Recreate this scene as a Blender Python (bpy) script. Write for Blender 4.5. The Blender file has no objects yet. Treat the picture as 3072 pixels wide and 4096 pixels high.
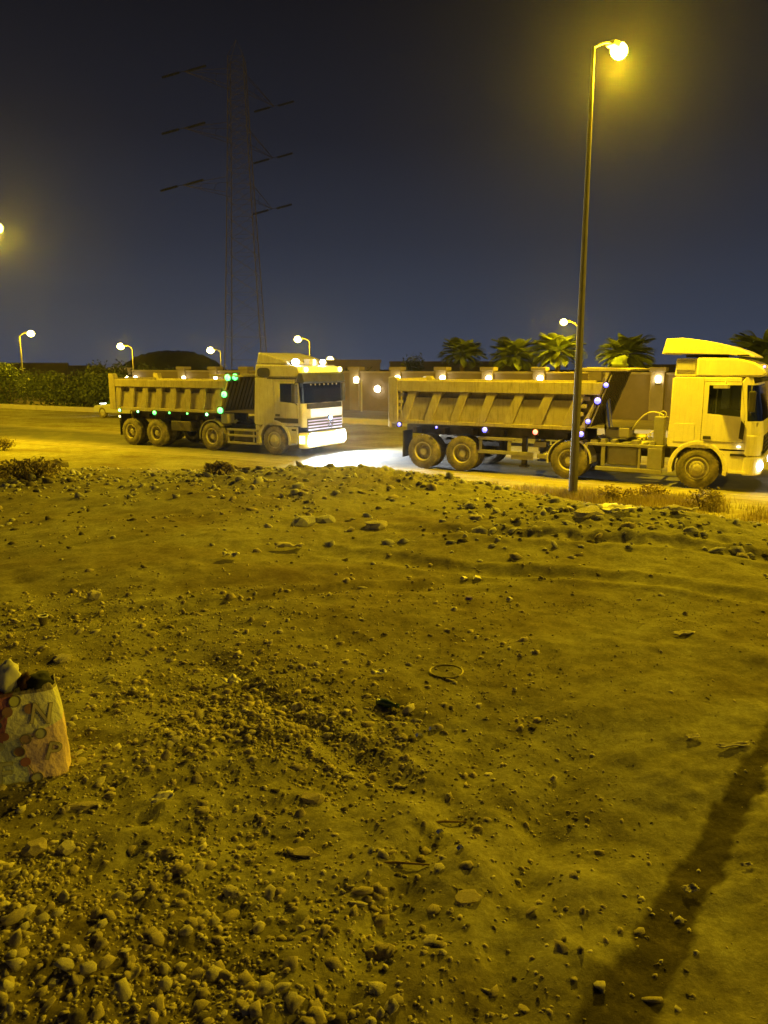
import bpy, math, random
import numpy as np
from mathutils import Vector, Matrix
rad = math.radians
SC = bpy.context.scene
COL = SC.collection
random.seed(7)

# ------------------------------------------------------------------ camera
PITCH = rad(10.8)
CAM_H = 3.1
cam_d = bpy.data.cameras.new('camera')
cam = bpy.data.objects.new('camera', cam_d)
COL.objects.link(cam)
cam.location = (0, 0, CAM_H)
cam.rotation_euler = (math.pi / 2 - PITCH, 0, 0)
cam_d.sensor_fit = 'VERTICAL'
cam_d.sensor_height = 36
cam_d.lens = 36 * 3094 / 4096
cam_d.clip_start = 0.05
cam_d.clip_end = 3000
SC.camera = cam

# ------------------------------------------------------------------ night sky
W = bpy.data.worlds.new('World')
SC.world = W
W.use_nodes = True
nt = W.node_tree
nt.nodes.clear()
out = nt.nodes.new('ShaderNodeOutputWorld')
bg = nt.nodes.new('ShaderNodeBackground')
tc = nt.nodes.new('ShaderNodeTexCoord')
sep = nt.nodes.new('ShaderNodeSeparateXYZ')
ramp = nt.nodes.new('ShaderNodeValToRGB')
nt.links.new(tc.outputs['Generated'], sep.inputs[0])
nt.links.new(sep.outputs['Z'], ramp.inputs[0])
el = ramp.color_ramp.elements
el[0].position = 0.0
el[0].color = (0.050, 0.062, 0.102, 1)
el[1].position = 1.0
el[1].color = (0.005, 0.005, 0.007, 1)
for pos, c in ((0.05, (0.039, 0.049, 0.080)), (0.15, (0.0225, 0.027, 0.045)), (0.26, (0.0120, 0.0132, 0.0215)),
               (0.40, (0.0064, 0.0064, 0.0096)), (0.55, (0.0046, 0.0043, 0.0060))):
    e = el.new(pos)
    e.color = c + (1,)
nt.links.new(ramp.outputs[0], bg.inputs[0])
bg.inputs[1].default_value = 1.0
nt.links.new(bg.outputs[0], out.inputs[0])

# ------------------------------------------------------------------ exposure
SC.view_settings.view_transform = 'Standard'
SC.view_settings.look = 'None'
SC.view_settings.gamma = 1
SC.view_settings.exposure = 0.0
SC.view_settings.use_curve_mapping = False
SC.render.engine = 'CYCLES'
SC.cycles.use_denoising = True
SC.cycles.denoising_prefilter = 'ACCURATE'
SC.cycles.max_bounces = 6
SC.cycles.transparent_max_bounces = 10
SC.cycles.sample_clamp_indirect = 4.0
SC.cycles.blur_glossy = 0.5

SODIUM = (1.0, 0.665, 0.006)
NEAR_W = 11800.0
FAR_W = 2600.0

# ------------------------------------------------------------------ materials
MATS = {}


def mat(name, color, rough=0.7, metal=0.0, nscale=0.0, namt=0.0, bump=0.0, bscale=30.0, dust=None, dscale=2.0, damt=0.5, coat=0.0, streak=0.0):
    m = bpy.data.materials.new(name)
    m.use_nodes = True
    t = m.node_tree
    b = t.nodes['Principled BSDF']
    b.inputs['Roughness'].default_value = rough
    b.inputs['Metallic'].default_value = metal
    b.inputs['Base Color'].default_value = tuple(color) + (1,)
    if coat:
        b.inputs['Coat Weight'].default_value = coat
    cur = None
    co = t.nodes.new('ShaderNodeTexCoord').outputs['Object']
    if nscale:
        n = t.nodes.new('ShaderNodeTexNoise')
        n.inputs['Scale'].default_value = nscale
        n.inputs['Detail'].default_value = 6
        n.inputs['Roughness'].default_value = 0.65
        t.links.new(co, n.inputs['Vector'])
        r = t.nodes.new('ShaderNodeValToRGB')
        r.color_ramp.elements[0].position = 0.3
        r.color_ramp.elements[1].position = 0.7
        r.color_ramp.elements[0].color = tuple(c * (1 - namt) for c in color) + (1,)
        r.color_ramp.elements[1].color = tuple(min(1, c * (1 + namt)) for c in color) + (1,)
        t.links.new(n.outputs['Fac'], r.inputs[0])
        cur = r.outputs[0]
    if dust:
        n = t.nodes.new('ShaderNodeTexNoise')
        n.inputs['Scale'].default_value = dscale
        n.inputs['Detail'].default_value = 8
        n.inputs['Roughness'].default_value = 0.7
        t.links.new(co, n.inputs['Vector'])
        r = t.nodes.new('ShaderNodeMapRange')
        r.inputs['From Min'].default_value = 0.35
        r.inputs['From Max'].default_value = 0.7
        r.inputs['To Max'].default_value = damt
        t.links.new(n.outputs['Fac'], r.inputs['Value'])
        mx = t.nodes.new('ShaderNodeMixRGB')
        t.links.new(r.outputs[0], mx.inputs[0])
        if cur is not None:
            t.links.new(cur, mx.inputs[1])
        else:
            mx.inputs[1].default_value = tuple(color) + (1,)
        mx.inputs[2].default_value = tuple(dust) + (1,)
        cur = mx.outputs[0]
    if streak:
        mp = t.nodes.new('ShaderNodeMapping')
        mp.inputs['Scale'].default_value = (9, 9, 0.9)
        t.links.new(co, mp.inputs['Vector'])
        n = t.nodes.new('ShaderNodeTexNoise')
        n.inputs['Scale'].default_value = 1.6
        n.inputs['Detail'].default_value = 9
        n.inputs['Roughness'].default_value = 0.75
        t.links.new(mp.outputs[0], n.inputs['Vector'])
        r = t.nodes.new('ShaderNodeMapRange')
        r.inputs['From Min'].default_value = 0.50
        r.inputs['From Max'].default_value = 0.72
        r.inputs['To Max'].default_value = streak
        t.links.new(n.outputs['Fac'], r.inputs['Value'])
        mx = t.nodes.new('ShaderNodeMixRGB')
        t.links.new(r.outputs[0], mx.inputs[0])
        if cur is not None:
            t.links.new(cur, mx.inputs[1])
        else:
            mx.inputs[1].default_value = tuple(color) + (1,)
        mx.inputs[2].default_value = (0.11, 0.085, 0.06, 1)
        cur = mx.outputs[0]
    if cur is not None:
        t.links.new(cur, b.inputs['Base Color'])
    if bump:
        n = t.nodes.new('ShaderNodeTexNoise')
        n.inputs['Scale'].default_value = bscale
        n.inputs['Detail'].default_value = 8
        n.inputs['Roughness'].default_value = 0.7
        t.links.new(co, n.inputs['Vector'])
        bn = t.nodes.new('ShaderNodeBump')
        bn.inputs['Strength'].default_value = bump
        bn.inputs['Distance'].default_value = 0.02
        t.links.new(n.outputs['Fac'], bn.inputs['Height'])
        t.links.new(bn.outputs[0], b.inputs['Normal'])
    MATS[name] = m
    return m


def emit(name, color, strength):
    m = bpy.data.materials.new(name)
    m.use_nodes = True
    t = m.node_tree
    b = t.nodes['Principled BSDF']
    b.inputs['Base Color'].default_value = (0.6, 0.6, 0.6, 1)
    b.inputs['Emission Color'].default_value = tuple(color) + (1,)
    b.inputs['Emission Strength'].default_value = strength
    MATS[name] = m
    return m


DUST = (0.34, 0.27, 0.17)
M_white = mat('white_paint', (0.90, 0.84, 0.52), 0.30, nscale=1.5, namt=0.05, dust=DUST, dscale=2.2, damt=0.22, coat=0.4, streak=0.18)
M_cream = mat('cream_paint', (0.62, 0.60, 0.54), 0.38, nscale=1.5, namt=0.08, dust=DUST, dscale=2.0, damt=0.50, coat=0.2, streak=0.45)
M_tipper = mat('tipper_paint', (0.38, 0.34, 0.26), 0.6, nscale=2.5, namt=0.18, dust=(0.24, 0.19, 0.13), dscale=3.5, damt=0.60, bump=0.35, bscale=14, streak=0.75)
M_frontwall = mat('tipper_dark_steel', (0.10, 0.09, 0.085), 0.65, metal=0.2, nscale=3, namt=0.3, dust=(0.20, 0.16, 0.12), damt=0.3)
M_chassis = mat('chassis_dark', (0.055, 0.05, 0.047), 0.6, metal=0.3, nscale=4, namt=0.3, dust=DUST, damt=0.3)
M_guard = mat('galvanised_steel', (0.34, 0.33, 0.30), 0.5, metal=0.5, nscale=5, namt=0.15, dust=DUST, damt=0.5)
M_tyre = mat('tyre_rubber', (0.075, 0.070, 0.062), 0.85, nscale=6, namt=0.3, dust=(0.34, 0.28, 0.18), dscale=4, damt=0.8, bump=0.5, bscale=40)
M_rim = mat('rim_paint', (0.46, 0.43, 0.36), 0.5, metal=0.1, nscale=6, namt=0.25, dust=DUST, damt=0.5)
M_black = mat('black_plastic', (0.02, 0.02, 0.021), 0.5, nscale=4, namt=0.3, dust=DUST, damt=0.15)
M_inter = mat('cab_interior', (0.05, 0.045, 0.05), 0.9, nscale=6, namt=0.3)
M_trim = mat('dash_trim', (0.30, 0.27, 0.24), 0.95, nscale=14, namt=0.35)
M_chrome = mat('chrome', (0.75, 0.76, 0.78), 0.15, metal=1.0)
M_pole = mat('pole_galvanised', (0.085, 0.082, 0.080), 0.6, metal=0.0, nscale=3, namt=0.2, dust=(0.25, 0.2, 0.14), damt=0.3)
M_head = mat('lamp_housing', (0.25, 0.25, 0.25), 0.5, nscale=3, namt=0.1)
M_wall = mat('wall_plaster', (0.20, 0.155, 0.11), 0.85, nscale=1.2, namt=0.15, bump=0.3, bscale=12, dust=(0.22, 0.17, 0.12), damt=0.4, dscale=0.8)
M_cope = mat('wall_coping', (0.28, 0.23, 0.16), 0.8, nscale=2, namt=0.12, bump=0.2, bscale=12)
M_kerb = mat('kerb_concrete', (0.48, 0.45, 0.39), 0.85, nscale=2, namt=0.2, bump=0.3, bscale=20, dust=DUST, damt=0.4)
M_pylon = mat('pylon_steel', (0.22, 0.185, 0.15), 0.7, metal=0.3, nscale=1, namt=0.15)
M_insul = mat('insulator_glass', (0.06, 0.06, 0.065), 0.5, nscale=2, namt=0.2)
M_trunk = mat('palm_trunk', (0.16, 0.11, 0.07), 0.95, nscale=8, namt=0.4, bump=0.8, bscale=15)
M_frond = mat('palm_frond', (0.11, 0.135, 0.04), 0.55, nscale=3, namt=0.35)
M_leaf = mat('shrub_leaf', (0.075, 0.10, 0.030), 0.6, nscale=1.3, namt=0.4)
M_leafd = mat('dark_leaf', (0.040, 0.050, 0.022), 0.65, nscale=1.3, namt=0.4)
M_stem = mat('woody_stem', (0.12, 0.09, 0.06), 0.9, nscale=5, namt=0.3)
M_dry = mat('dry_grass', (0.36, 0.29, 0.14), 0.8, nscale=3, namt=0.3)
M_dryb = mat('dry_scrub', (0.30, 0.25, 0.12), 0.85, nscale=3, namt=0.35)
M_far = mat('far_building', (0.10, 0.085, 0.075), 0.9, nscale=0.3, namt=0.2)
M_hill = mat('hill_earth', (0.028, 0.023, 0.020), 0.95, nscale=0.05, namt=0.3)
M_stoneA = mat('stone_pale', (0.58, 0.54, 0.42), 0.9, nscale=9, namt=0.3, bump=0.5, bscale=50)
M_stoneB = mat('stone_tan', (0.48, 0.42, 0.28), 0.9, nscale=9, namt=0.3, bump=0.5, bscale=50)
M_stoneC = mat('stone_grey', (0.46, 0.455, 0.44), 0.9, nscale=9, namt=0.3, bump=0.5, bscale=50)
M_stoneD = mat('stone_dark', (0.16, 0.14, 0.11), 0.95, nscale=9, namt=0.35, bump=0.6, bscale=50)
M_plastic = mat('white_plastic', (0.66, 0.64, 0.58), 0.5, nscale=6, namt=0.15)
M_paper = mat('grubby_paper', (0.52, 0.48, 0.38), 0.85, nscale=10, namt=0.25)
M_green = mat('green_glass', (0.05, 0.10, 0.05), 0.2, nscale=3, namt=0.2)
M_wood = mat('weathered_wood', (0.25, 0.17, 0.09), 0.9, nscale=12, namt=0.35)
M_tarp = mat('green_tarp', (0.12, 0.19, 0.075), 0.7, nscale=4, namt=0.35, dust=DUST, damt=0.4)
M_carp = mat('car_paint', (0.50, 0.50, 0.46), 0.3, coat=0.5, nscale=2, namt=0.05)
M_cargl = mat('car_glass_green', (0.012, 0.06, 0.04), 0.08)
M_hose = mat('air_hose', (0.55, 0.50, 0.35), 0.6, nscale=5, namt=0.1)

E_sod = emit('sodium_lamp_glass', (1.0, 0.74, 0.09), 60.0)
E_sodf = emit('far_lamp_glass', (1.0, 0.80, 0.22), 22.0)
E_lant = emit('lantern_glass', (1.0, 0.84, 0.46), 16.0)
E_wallamp = emit('wall_lamp_glass', (1.0, 0.85, 0.56), 40.0)
E_head = emit('headlight_lens', (0.93, 0.96, 1.0), 40.0)
E_glare = emit('bumper_glare', (0.90, 0.95, 1.0), 26.0)
E_white = emit('work_light_lens', (0.92, 0.96, 1.0), 30.0)
E_panel = emit('panel_glow', (0.90, 0.93, 1.0), 0.7)
E_amber = emit('amber_sign_face', (1.0, 0.80, 0.03), 1.0)
E_amberl = emit('amber_lamp_lens', (1.0, 0.85, 0.25), 9.0)
E_green = emit('green_marker_lens', (0.03, 1.0, 0.13), 6.0)
E_greenw = emit('pale_green_marker_lens', (0.16, 1.0, 0.30), 7.0)
E_blue = emit('blue_marker_lens', (0.05, 0.065, 1.0), 5.5)
E_red = emit('red_marker_lens', (1.0, 0.09, 0.08), 6.0)
E_bluew = emit('blue_white_lens', (0.35, 0.55, 1.0), 8.0)


def glass(name, tint=(0.55, 0.6, 0.6)):
    m = bpy.data.materials.new(name)
    m.use_nodes = True
    t = m.node_tree
    t.nodes.clear()
    o = t.nodes.new('ShaderNodeOutputMaterial')
    tr = t.nodes.new('ShaderNodeBsdfTransparent')
    gl = t.nodes.new('ShaderNodeBsdfGlossy')
    fr = t.nodes.new('ShaderNodeFresnel')
    mx = t.nodes.new('ShaderNodeMixShader')
    tr.inputs[0].default_value = tint + (1,)
    gl.inputs['Roughness'].default_value = 0.04
    fr.inputs[0].default_value = 1.5
    t.links.new(fr.outputs[0], mx.inputs[0])
    t.links.new(tr.outputs[0], mx.inputs[1])
    t.links.new(gl.outputs[0], mx.inputs[2])
    t.links.new(mx.outputs[0], o.inputs[0])
    return m


M_glass = glass('window_glass')

# ------------------------------------------------------------------ mesh builder


class MB:
    def __init__(s):
        s.v = []
        s.f = []

    def add(s, vs, fs):
        o = len(s.v)
        s.v += [tuple(p) for p in vs]
        s.f += [tuple(i + o for i in q) for q in fs]
        return s

    def box(s, x0, x1, y0, y1, z0, z1):
        vs = [(x0, y0, z0), (x1, y0, z0), (x1, y1, z0), (x0, y1, z0), (x0, y0, z1), (x1, y0, z1), (x1, y1, z1), (x0, y1, z1)]
        return s.add(vs, [(0, 3, 2, 1), (4, 5, 6, 7), (0, 1, 5, 4), (1, 2, 6, 5), (2, 3, 7, 6), (3, 0, 4, 7)])

    def prism(s, poly, y0, y1, axis='y'):
        """poly of (x, z) extruded along y (or of (y, z) along x, or (x, y) along z)."""
        n = len(poly)

        def pt(a, b, t):
            return (a, t, b) if axis == 'y' else ((t, a, b) if axis == 'x' else (a, b, t))
        vs = [pt(a, b, y0) for a, b in poly] + [pt(a, b, y1) for a, b in poly]
        fs = [tuple(range(n)), tuple(range(2 * n - 1, n - 1, -1))]
        fs += [(i, i + n, (i + 1) % n + n, (i + 1) % n) for i in range(n)]
        return s.add(vs, fs)

    def ring(s, outer, inner, y0, y1):
        """plate with a hole; rings of (x, z), same count."""
        n = len(outer)
        vs = [(a, y0, b) for a, b in outer] + [(a, y0, b) for a, b in inner] + [(a, y1, b) for a, b in outer] + [(a, y1, b) for a, b in inner]
        fs = []
        for i in range(n):
            j = (i + 1) % n
            fs += [(i, j, j + n, i + n), (i + 2 * n, i + 3 * n, j + 3 * n, j + 2 * n), (i, i + 2 * n, j + 2 * n, j), (i + n, j + n, j + 3 * n, i + 3 * n)]
        return s.add(vs, fs)

    def bar(s, p0, p1, r, n=8, r1=None, cap=True):
        p0, p1 = Vector(p0), Vector(p1)
        d = (p1 - p0).normalized()
        a = d.orthogonal().normalized()
        b = d.cross(a)
        r1 = r if r1 is None else r1
        vs = []
        for p, q in ((p0, r), (p1, r1)):
            for i in range(n):
                t = 2 * math.pi * i / n
                vs.append(p + (a * math.cos(t) + b * math.sin(t)) * q)
        fs = [(i, (i + 1) % n, (i + 1) % n + n, i + n) for i in range(n)]
        if cap:
            fs += [tuple(range(n - 1, -1, -1)), tuple(range(n, 2 * n))]
        return s.add(vs, fs)

    def tube(s, pts, r, n=6):
        for a, b in zip(pts[:-1], pts[1:]):
            s.bar(a, b, r, n)
        return s

    def lathe(s, prof, c, axis='y', n=32):
        """prof of (radius, along)."""
        k = len(prof)
        vs = []
        for i in range(n):
            t = 2 * math.pi * i / n
            for r, a in prof:
                if axis == 'y':
                    vs.append((c[0] + r * math.cos(t), c[1] + a, c[2] + r * math.sin(t)))
                elif axis == 'z':
                    vs.append((c[0] + r * math.cos(t), c[1] + r * math.sin(t), c[2] + a))
                else:
                    vs.append((c[0] + a, c[1] + r * math.cos(t), c[2] + r * math.sin(t)))
        fs = []
        for i in range(n):
            j = (i + 1) % n
            for q in range(k - 1):
                fs.append((i * k + q, j * k + q, j * k + q + 1, i * k + q + 1))
        return s.add(vs, fs)

    def ball(s, c, r, sx=1, sy=1, sz=1, n=10, m=6):
        prof = [(max(1e-4, math.sin(math.pi * i / m)) * r, -math.cos(math.pi * i / m) * r) for i in range(m + 1)]
        o = len(s.v)
        s.lathe(prof, (0, 0, 0), 'z', n)
        for i in range(o, len(s.v)):
            x, y, z = s.v[i]
            s.v[i] = (c[0] + x * sx, c[1] + y * sy, c[2] + z * sz)
        return s

    def mesh(s, name, m, smooth=False):
        me = bpy.data.meshes.new(name)
        me.from_pydata([tuple(p) for p in s.v], [], s.f)
        me.materials.append(m)
        import bmesh
        bm = bmesh.new()
        bm.from_mesh(me)
        bmesh.ops.recalc_face_normals(bm, faces=bm.faces)
        bm.to_mesh(me)
        bm.free()
        if smooth:
            me.polygons.foreach_set('use_smooth', [True] * len(me.polygons))
        return me

    def build(s, name, m, parent=None, bevel=0.0, smooth=False, seg=2):
        me = s.mesh(name, m, smooth)
        o = bpy.data.objects.new(name, me)
        COL.objects.link(o)
        if parent:
            o.parent = parent
        if bevel:
            b = o.modifiers.new('bevel', 'BEVEL')
            b.width = bevel
            b.segments = seg
            b.limit_method = 'ANGLE'
            b.angle_limit = rad(35)
        return o


def fast_mesh(name, V, Fq, m, smooth=False):
    """numpy verts (n,3) and faces (k,3|4) -> mesh"""
    me = bpy.data.meshes.new(name)
    V = np.asarray(V, np.float32)
    Fq = np.asarray(Fq, np.int32)
    k = Fq.shape[1]
    me.vertices.add(len(V))
    me.vertices.foreach_set('co', V.ravel())
    me.loops.add(Fq.size)
    me.loops.foreach_set('vertex_index', Fq.ravel())
    me.polygons.add(len(Fq))
    me.polygons.foreach_set('loop_start', np.arange(0, Fq.size, k, dtype=np.int32))
    me.polygons.foreach_set('loop_total', np.full(len(Fq), k, np.int32))
    if smooth:
        me.polygons.foreach_set('use_smooth', np.ones(len(Fq), bool))
    me.materials.append(m)
    me.update()
    me.validate()
    return me


def link(name, me, parent=None, loc=None, rot=None, scale=None):
    o = bpy.data.objects.new(name, me)
    COL.objects.link(o)
    if parent:
        o.parent = parent
    if loc is not None:
        o.location = loc
    if rot is not None:
        o.rotation_euler = rot
    if scale is not None:
        o.scale = scale
    return o


def tag(o, label, cat, group=None):
    o['label'] = label
    o['category'] = cat
    if group:
        o['group'] = group
    return o


def thing(name, label, cat, loc=(0, 0, 0), rz=0.0, group=None):
    o = bpy.data.objects.new(name, None)
    o.empty_display_size = 0.3
    COL.objects.link(o)
    o.location = loc
    o.rotation_euler = (0, 0, rz)
    return tag(o, label, cat, group)


def empty(name, parent, loc=(0, 0, 0)):
    o = bpy.data.objects.new(name, None)
    COL.objects.link(o)
    o.parent = parent
    o.location = loc
    return o


def struct(o, kind='structure'):
    o['kind'] = kind
    return o


def spot_light(name, parent, loc, aim, power, color, size=rad(150), blend=0.6, radius=0.1):
    l = bpy.data.lights.new(name, 'SPOT')
    l.energy = power
    l.color = color
    l.spot_size = size
    l.spot_blend = blend
    l.shadow_soft_size = radius
    o = bpy.data.objects.new(name, l)
    COL.objects.link(o)
    if parent:
        o.parent = parent
    o.location = loc
    o.rotation_euler = Vector(aim).to_track_quat('-Z', 'Y').to_euler()
    return o


# ------------------------------------------------------------------ road frame and terrain
DX, DY = math.cos(rad(-30)), math.sin(rad(-30))      # along the road, towards the right
NX, NY = 0.5, math.sqrt(3) / 2                       # across it, away from the camera


def uv(u, v):
    return (u * DX + v * NX, u * DY + v * NY)


def sm(a, b, x):
    t = np.clip((np.asarray(x, float) - a) / (b - a), 0, 1)
    return t * t * (3 - 2 * t)


def _hash(i, j, seed):
    h = (i.astype(np.int64) * 374761393 + j.astype(np.int64) * 668265263 + seed * 974634437) & 0x7fffffff
    h = ((h ^ (h >> 13)) * 1274126177) & 0x7fffffff
    h = h ^ (h >> 16)
    return (h & 0xffff) / 65535.0


def vnoise(x, y, seed=0):
    x = np.asarray(x, float)
    y = np.asarray(y, float)
    i, j = np.floor(x), np.floor(y)
    fx, fy = x - i, y - j
    fx = fx * fx * (3 - 2 * fx)
    fy = fy * fy * (3 - 2 * fy)
    a, b = _hash(i, j, seed), _hash(i + 1, j, seed)
    c, d = _hash(i, j + 1, seed), _hash(i + 1, j + 1, seed)
    return (a * (1 - fx) + b * fx) * (1 - fy) + (c * (1 - fx) + d * fx) * fy


def fbm(x, y, seed=0, oct=4, gain=0.5):
    s, a, t = 0, 1.0, 0
    for k in range(oct):
        s = s + a * (vnoise(x * 2 ** k + 17.3 * k, y * 2 ** k - 9.1 * k, seed + k) - 0.5)
        t += a
        a *= gain
    return s / t


def rubble(X, Y):
    """where the loose grey rubble lies"""
    g = np.exp(-(((X + 0.3) / 3.2) ** 2 + ((Y - 10.6) / 1.5) ** 2))
    g2 = 0.75 * np.exp(-(((X - 2.6) / 1.9) ** 2 + ((Y - 7.2) / 1.1) ** 2))
    g3 = 0.45 * np.exp(-(((X + 5.5) / 1.6) ** 2 + ((Y - 12.0) / 1.6) ** 2))
    return np.clip(g + g2 + g3, 0, 1)


def gravel(X, Y):
    """the bed of loose stones near the camera, on the left"""
    g = np.exp(-(((X + 0.70) / 0.68) ** 2 + ((Y - 3.0) / 0.70) ** 2))
    g2 = np.exp(-(((X + 0.95) / 0.45) ** 2 + ((Y - 2.0) / 0.45) ** 2))
    g3 = 0.7 * np.exp(-(((X + 0.35) / 0.4) ** 2 + ((Y - 1.75) / 0.4) ** 2))
    g4 = 0.18 * np.exp(-(((X + 1.9) / 0.9) ** 2 + ((Y - 4.6) / 0.7) ** 2))
    return np.clip(g + g2 + g3 + g4, 0, 1)


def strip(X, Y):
    """the darker strip across the ground, lower right"""
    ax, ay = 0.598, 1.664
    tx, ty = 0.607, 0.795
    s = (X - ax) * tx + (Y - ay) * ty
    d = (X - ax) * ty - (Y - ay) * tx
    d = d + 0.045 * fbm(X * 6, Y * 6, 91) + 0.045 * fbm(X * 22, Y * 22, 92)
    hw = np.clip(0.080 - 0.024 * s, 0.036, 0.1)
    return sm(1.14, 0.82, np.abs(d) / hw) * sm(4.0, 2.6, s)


def ruts(X, Y):
    """wheel tracks and scrapes across the open dirt"""
    z = 0
    for ax, ay, tx, ty, w, dep, ln in ((0.1, 2.2, 0.45, 0.89, 0.07, 0.018, 1.2), (0.42, 2.1, 0.45, 0.89, 0.07, 0.018, 1.2), (-0.2, 3.0, -0.62, 0.78, 0.06, 0.014, 1.3),
                                       (1.2, 5.6, 0.9, -0.44, 0.10, 0.03, 1.8), (2.0, 6.4, 0.93, -0.36, 0.09, 0.03, 2.0), (-1.0, 5.0, 0.95, 0.3, 0.1, 0.02, 2.0)):
        s = (X - ax) * tx + (Y - ay) * ty
        d = (X - ax) * ty - (Y - ay) * tx + 0.04 * np.sin(3 * s)
        z = z - dep * np.exp(-(d / w) ** 2) * np.exp(-(s / ln) ** 4) * (0.93 + 0.07 * np.sin(s * 45))
        z = z + 0.5 * dep * np.exp(-((np.abs(d) - 1.9 * w) / (0.6 * w)) ** 2) * np.exp(-(s / ln) ** 4)
    return z


def height(X, Y):
    X = np.asarray(X, float)
    Y = np.asarray(Y, float)
    v = 0.5 * X + NY * Y
    pad = 1.5 - 0.34 * sm(1, 8, -X) - 0.16 * sm(1.5, 5.0, X) * sm(4, 9, Y)
    wv = v + 0.9 * fbm(X * 0.35, Y * 0.35, 3)
    fall = 1 - sm(7.9, 15.6, wv)
    z = pad * fall
    near = sm(19.3, 17.6, v)
    z = z + near * (0.05 * sm(19.0, 17.0, v) + 0.13 * fbm(X * 0.45, Y * 0.45, 11) * sm(18, 14, v) * (1 - 0.7 * sm(2, 4, X))
                    + 0.070 * fbm(X * 1.7, Y * 1.7, 21) + 0.034 * fbm(X * 5.5, Y * 5.5, 31, 6, 0.68) + ruts(X, Y))
    rb = rubble(X, Y) * near
    z = z + rb * (0.19 + 0.22 * np.abs(fbm(X * 2.6, Y * 2.6, 41, 4, 0.6)) + 0.10 * fbm(X * 9, Y * 9, 51, 3, 0.6))
    z = z + gravel(X, Y) * 0.035 * fbm(X * 11, Y * 11, 61, 3, 0.7)
    z = z + 0.015 * fbm(X * 3.0 + 1.5 * Y, Y * 9.0 - 5 * X, 71, 3) * sm(8, 2, Y) * near
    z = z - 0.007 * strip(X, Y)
    return z


def hz(x, y):
    return float(height(np.array([x]), np.array([y]))[0])


CP, SP = math.cos(PITCH), math.sin(PITCH)


def ray(px, py):
    a, b = (px - 1536) / 3094, (2048 - py) / 3094
    return Vector((a, CP + b * SP, -SP + b * CP))


def spot(px, py, far=40.0):
    """where the photograph's pixel meets the ground"""
    d = ray(px, py)
    t = np.linspace(1.0, far, 6000)
    zz = CAM_H + d.z * t - height(d.x * t, d.y * t)
    k = int(np.argmax(zz < 0))
    return Vector((d.x * t[k], d.y * t[k], hz(d.x * t[k], d.y * t[k])))


def at(px, py, Y):
    d = ray(px, py)
    return Vector((0, 0, CAM_H)) + d * (Y / d.y)


def on_v(px, py, v):
    """point of a pixel's line of sight at distance v across the road"""
    d = ray(px, py)
    return Vector((0, 0, CAM_H)) + d * (v / (0.5 * d.x + NY * d.y))


def axis(lim, fine, a, b, grow):
    r = [0.0]
    while r[-1] < lim:
        x = r[-1]
        r.append(x + (a + b * x if x < fine else a + b * fine + grow * (x - fine)))
    return r


xr = axis(330, 9, 0.012, 0.0062, 0.09)
xs = np.array([-x for x in xr[:0:-1]] + xr)
yr = [0.8 + y for y in axis(470, 19.5, 0.010, 0.0055, 0.07)]
ys = np.array([-260, -120, -50, -22, -10, -5, -2.5, -1, -0.3, 0.1, 0.4, 0.6] + yr)
GX, GY = np.meshgrid(xs, ys)
GZ = height(GX, GY)
ny, nx = GX.shape
idx = np.arange(nx * ny).reshape(ny, nx)
FQ = np.stack([idx[:-1, :-1].ravel(), idx[:-1, 1:].ravel(), idx[1:, 1:].ravel(), idx[1:, :-1].ravel()], 1)

# ground material: dry earth, greyer where the rubble lies, darker in the strip at the lower right
mg = bpy.data.materials.new('dry_earth')
mg.use_nodes = True
t = mg.node_tree
pb = t.nodes['Principled BSDF']
pb.inputs['Roughness'].default_value = 0.95
pb.inputs['Specular IOR Level'].default_value = 0.15
geo = t.nodes.new('ShaderNodeNewGeometry')


def nnoise(scale, detail=8, rough=0.65):
    n = t.nodes.new('ShaderNodeTexNoise')
    n.inputs['Scale'].default_value = scale
    n.inputs['Detail'].default_value = detail
    n.inputs['Roughness'].default_value = rough
    t.links.new(geo.outputs['Position'], n.inputs['Vector'])
    return n.outputs['Fac']


def nramp(sock, stops):
    r = t.nodes.new('ShaderNodeValToRGB')
    e = r.color_ramp.elements
    e[0].position, e[0].color = stops[0][0], stops[0][1] + (1,)
    e[1].position, e[1].color = stops[-1][0], stops[-1][1] + (1,)
    for p_, c_ in stops[1:-1]:
        q = e.new(p_)
        q.color = c_ + (1,)
    t.links.new(sock, r.inputs[0])
    return r.outputs[0]


def nmix(f, a, b, mode='MIX'):
    m = t.nodes.new('ShaderNodeMixRGB')
    m.blend_type = mode
    for s_, q in ((0, f), (1, a), (2, b)):
        if isinstance(q, (int, float)):
            m.inputs[s_].default_value = q
        elif isinstance(q, tuple):
            m.inputs[s_].default_value = q + (1,)
        else:
            t.links.new(q, m.inputs[s_])
    return m.outputs[0]


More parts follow.
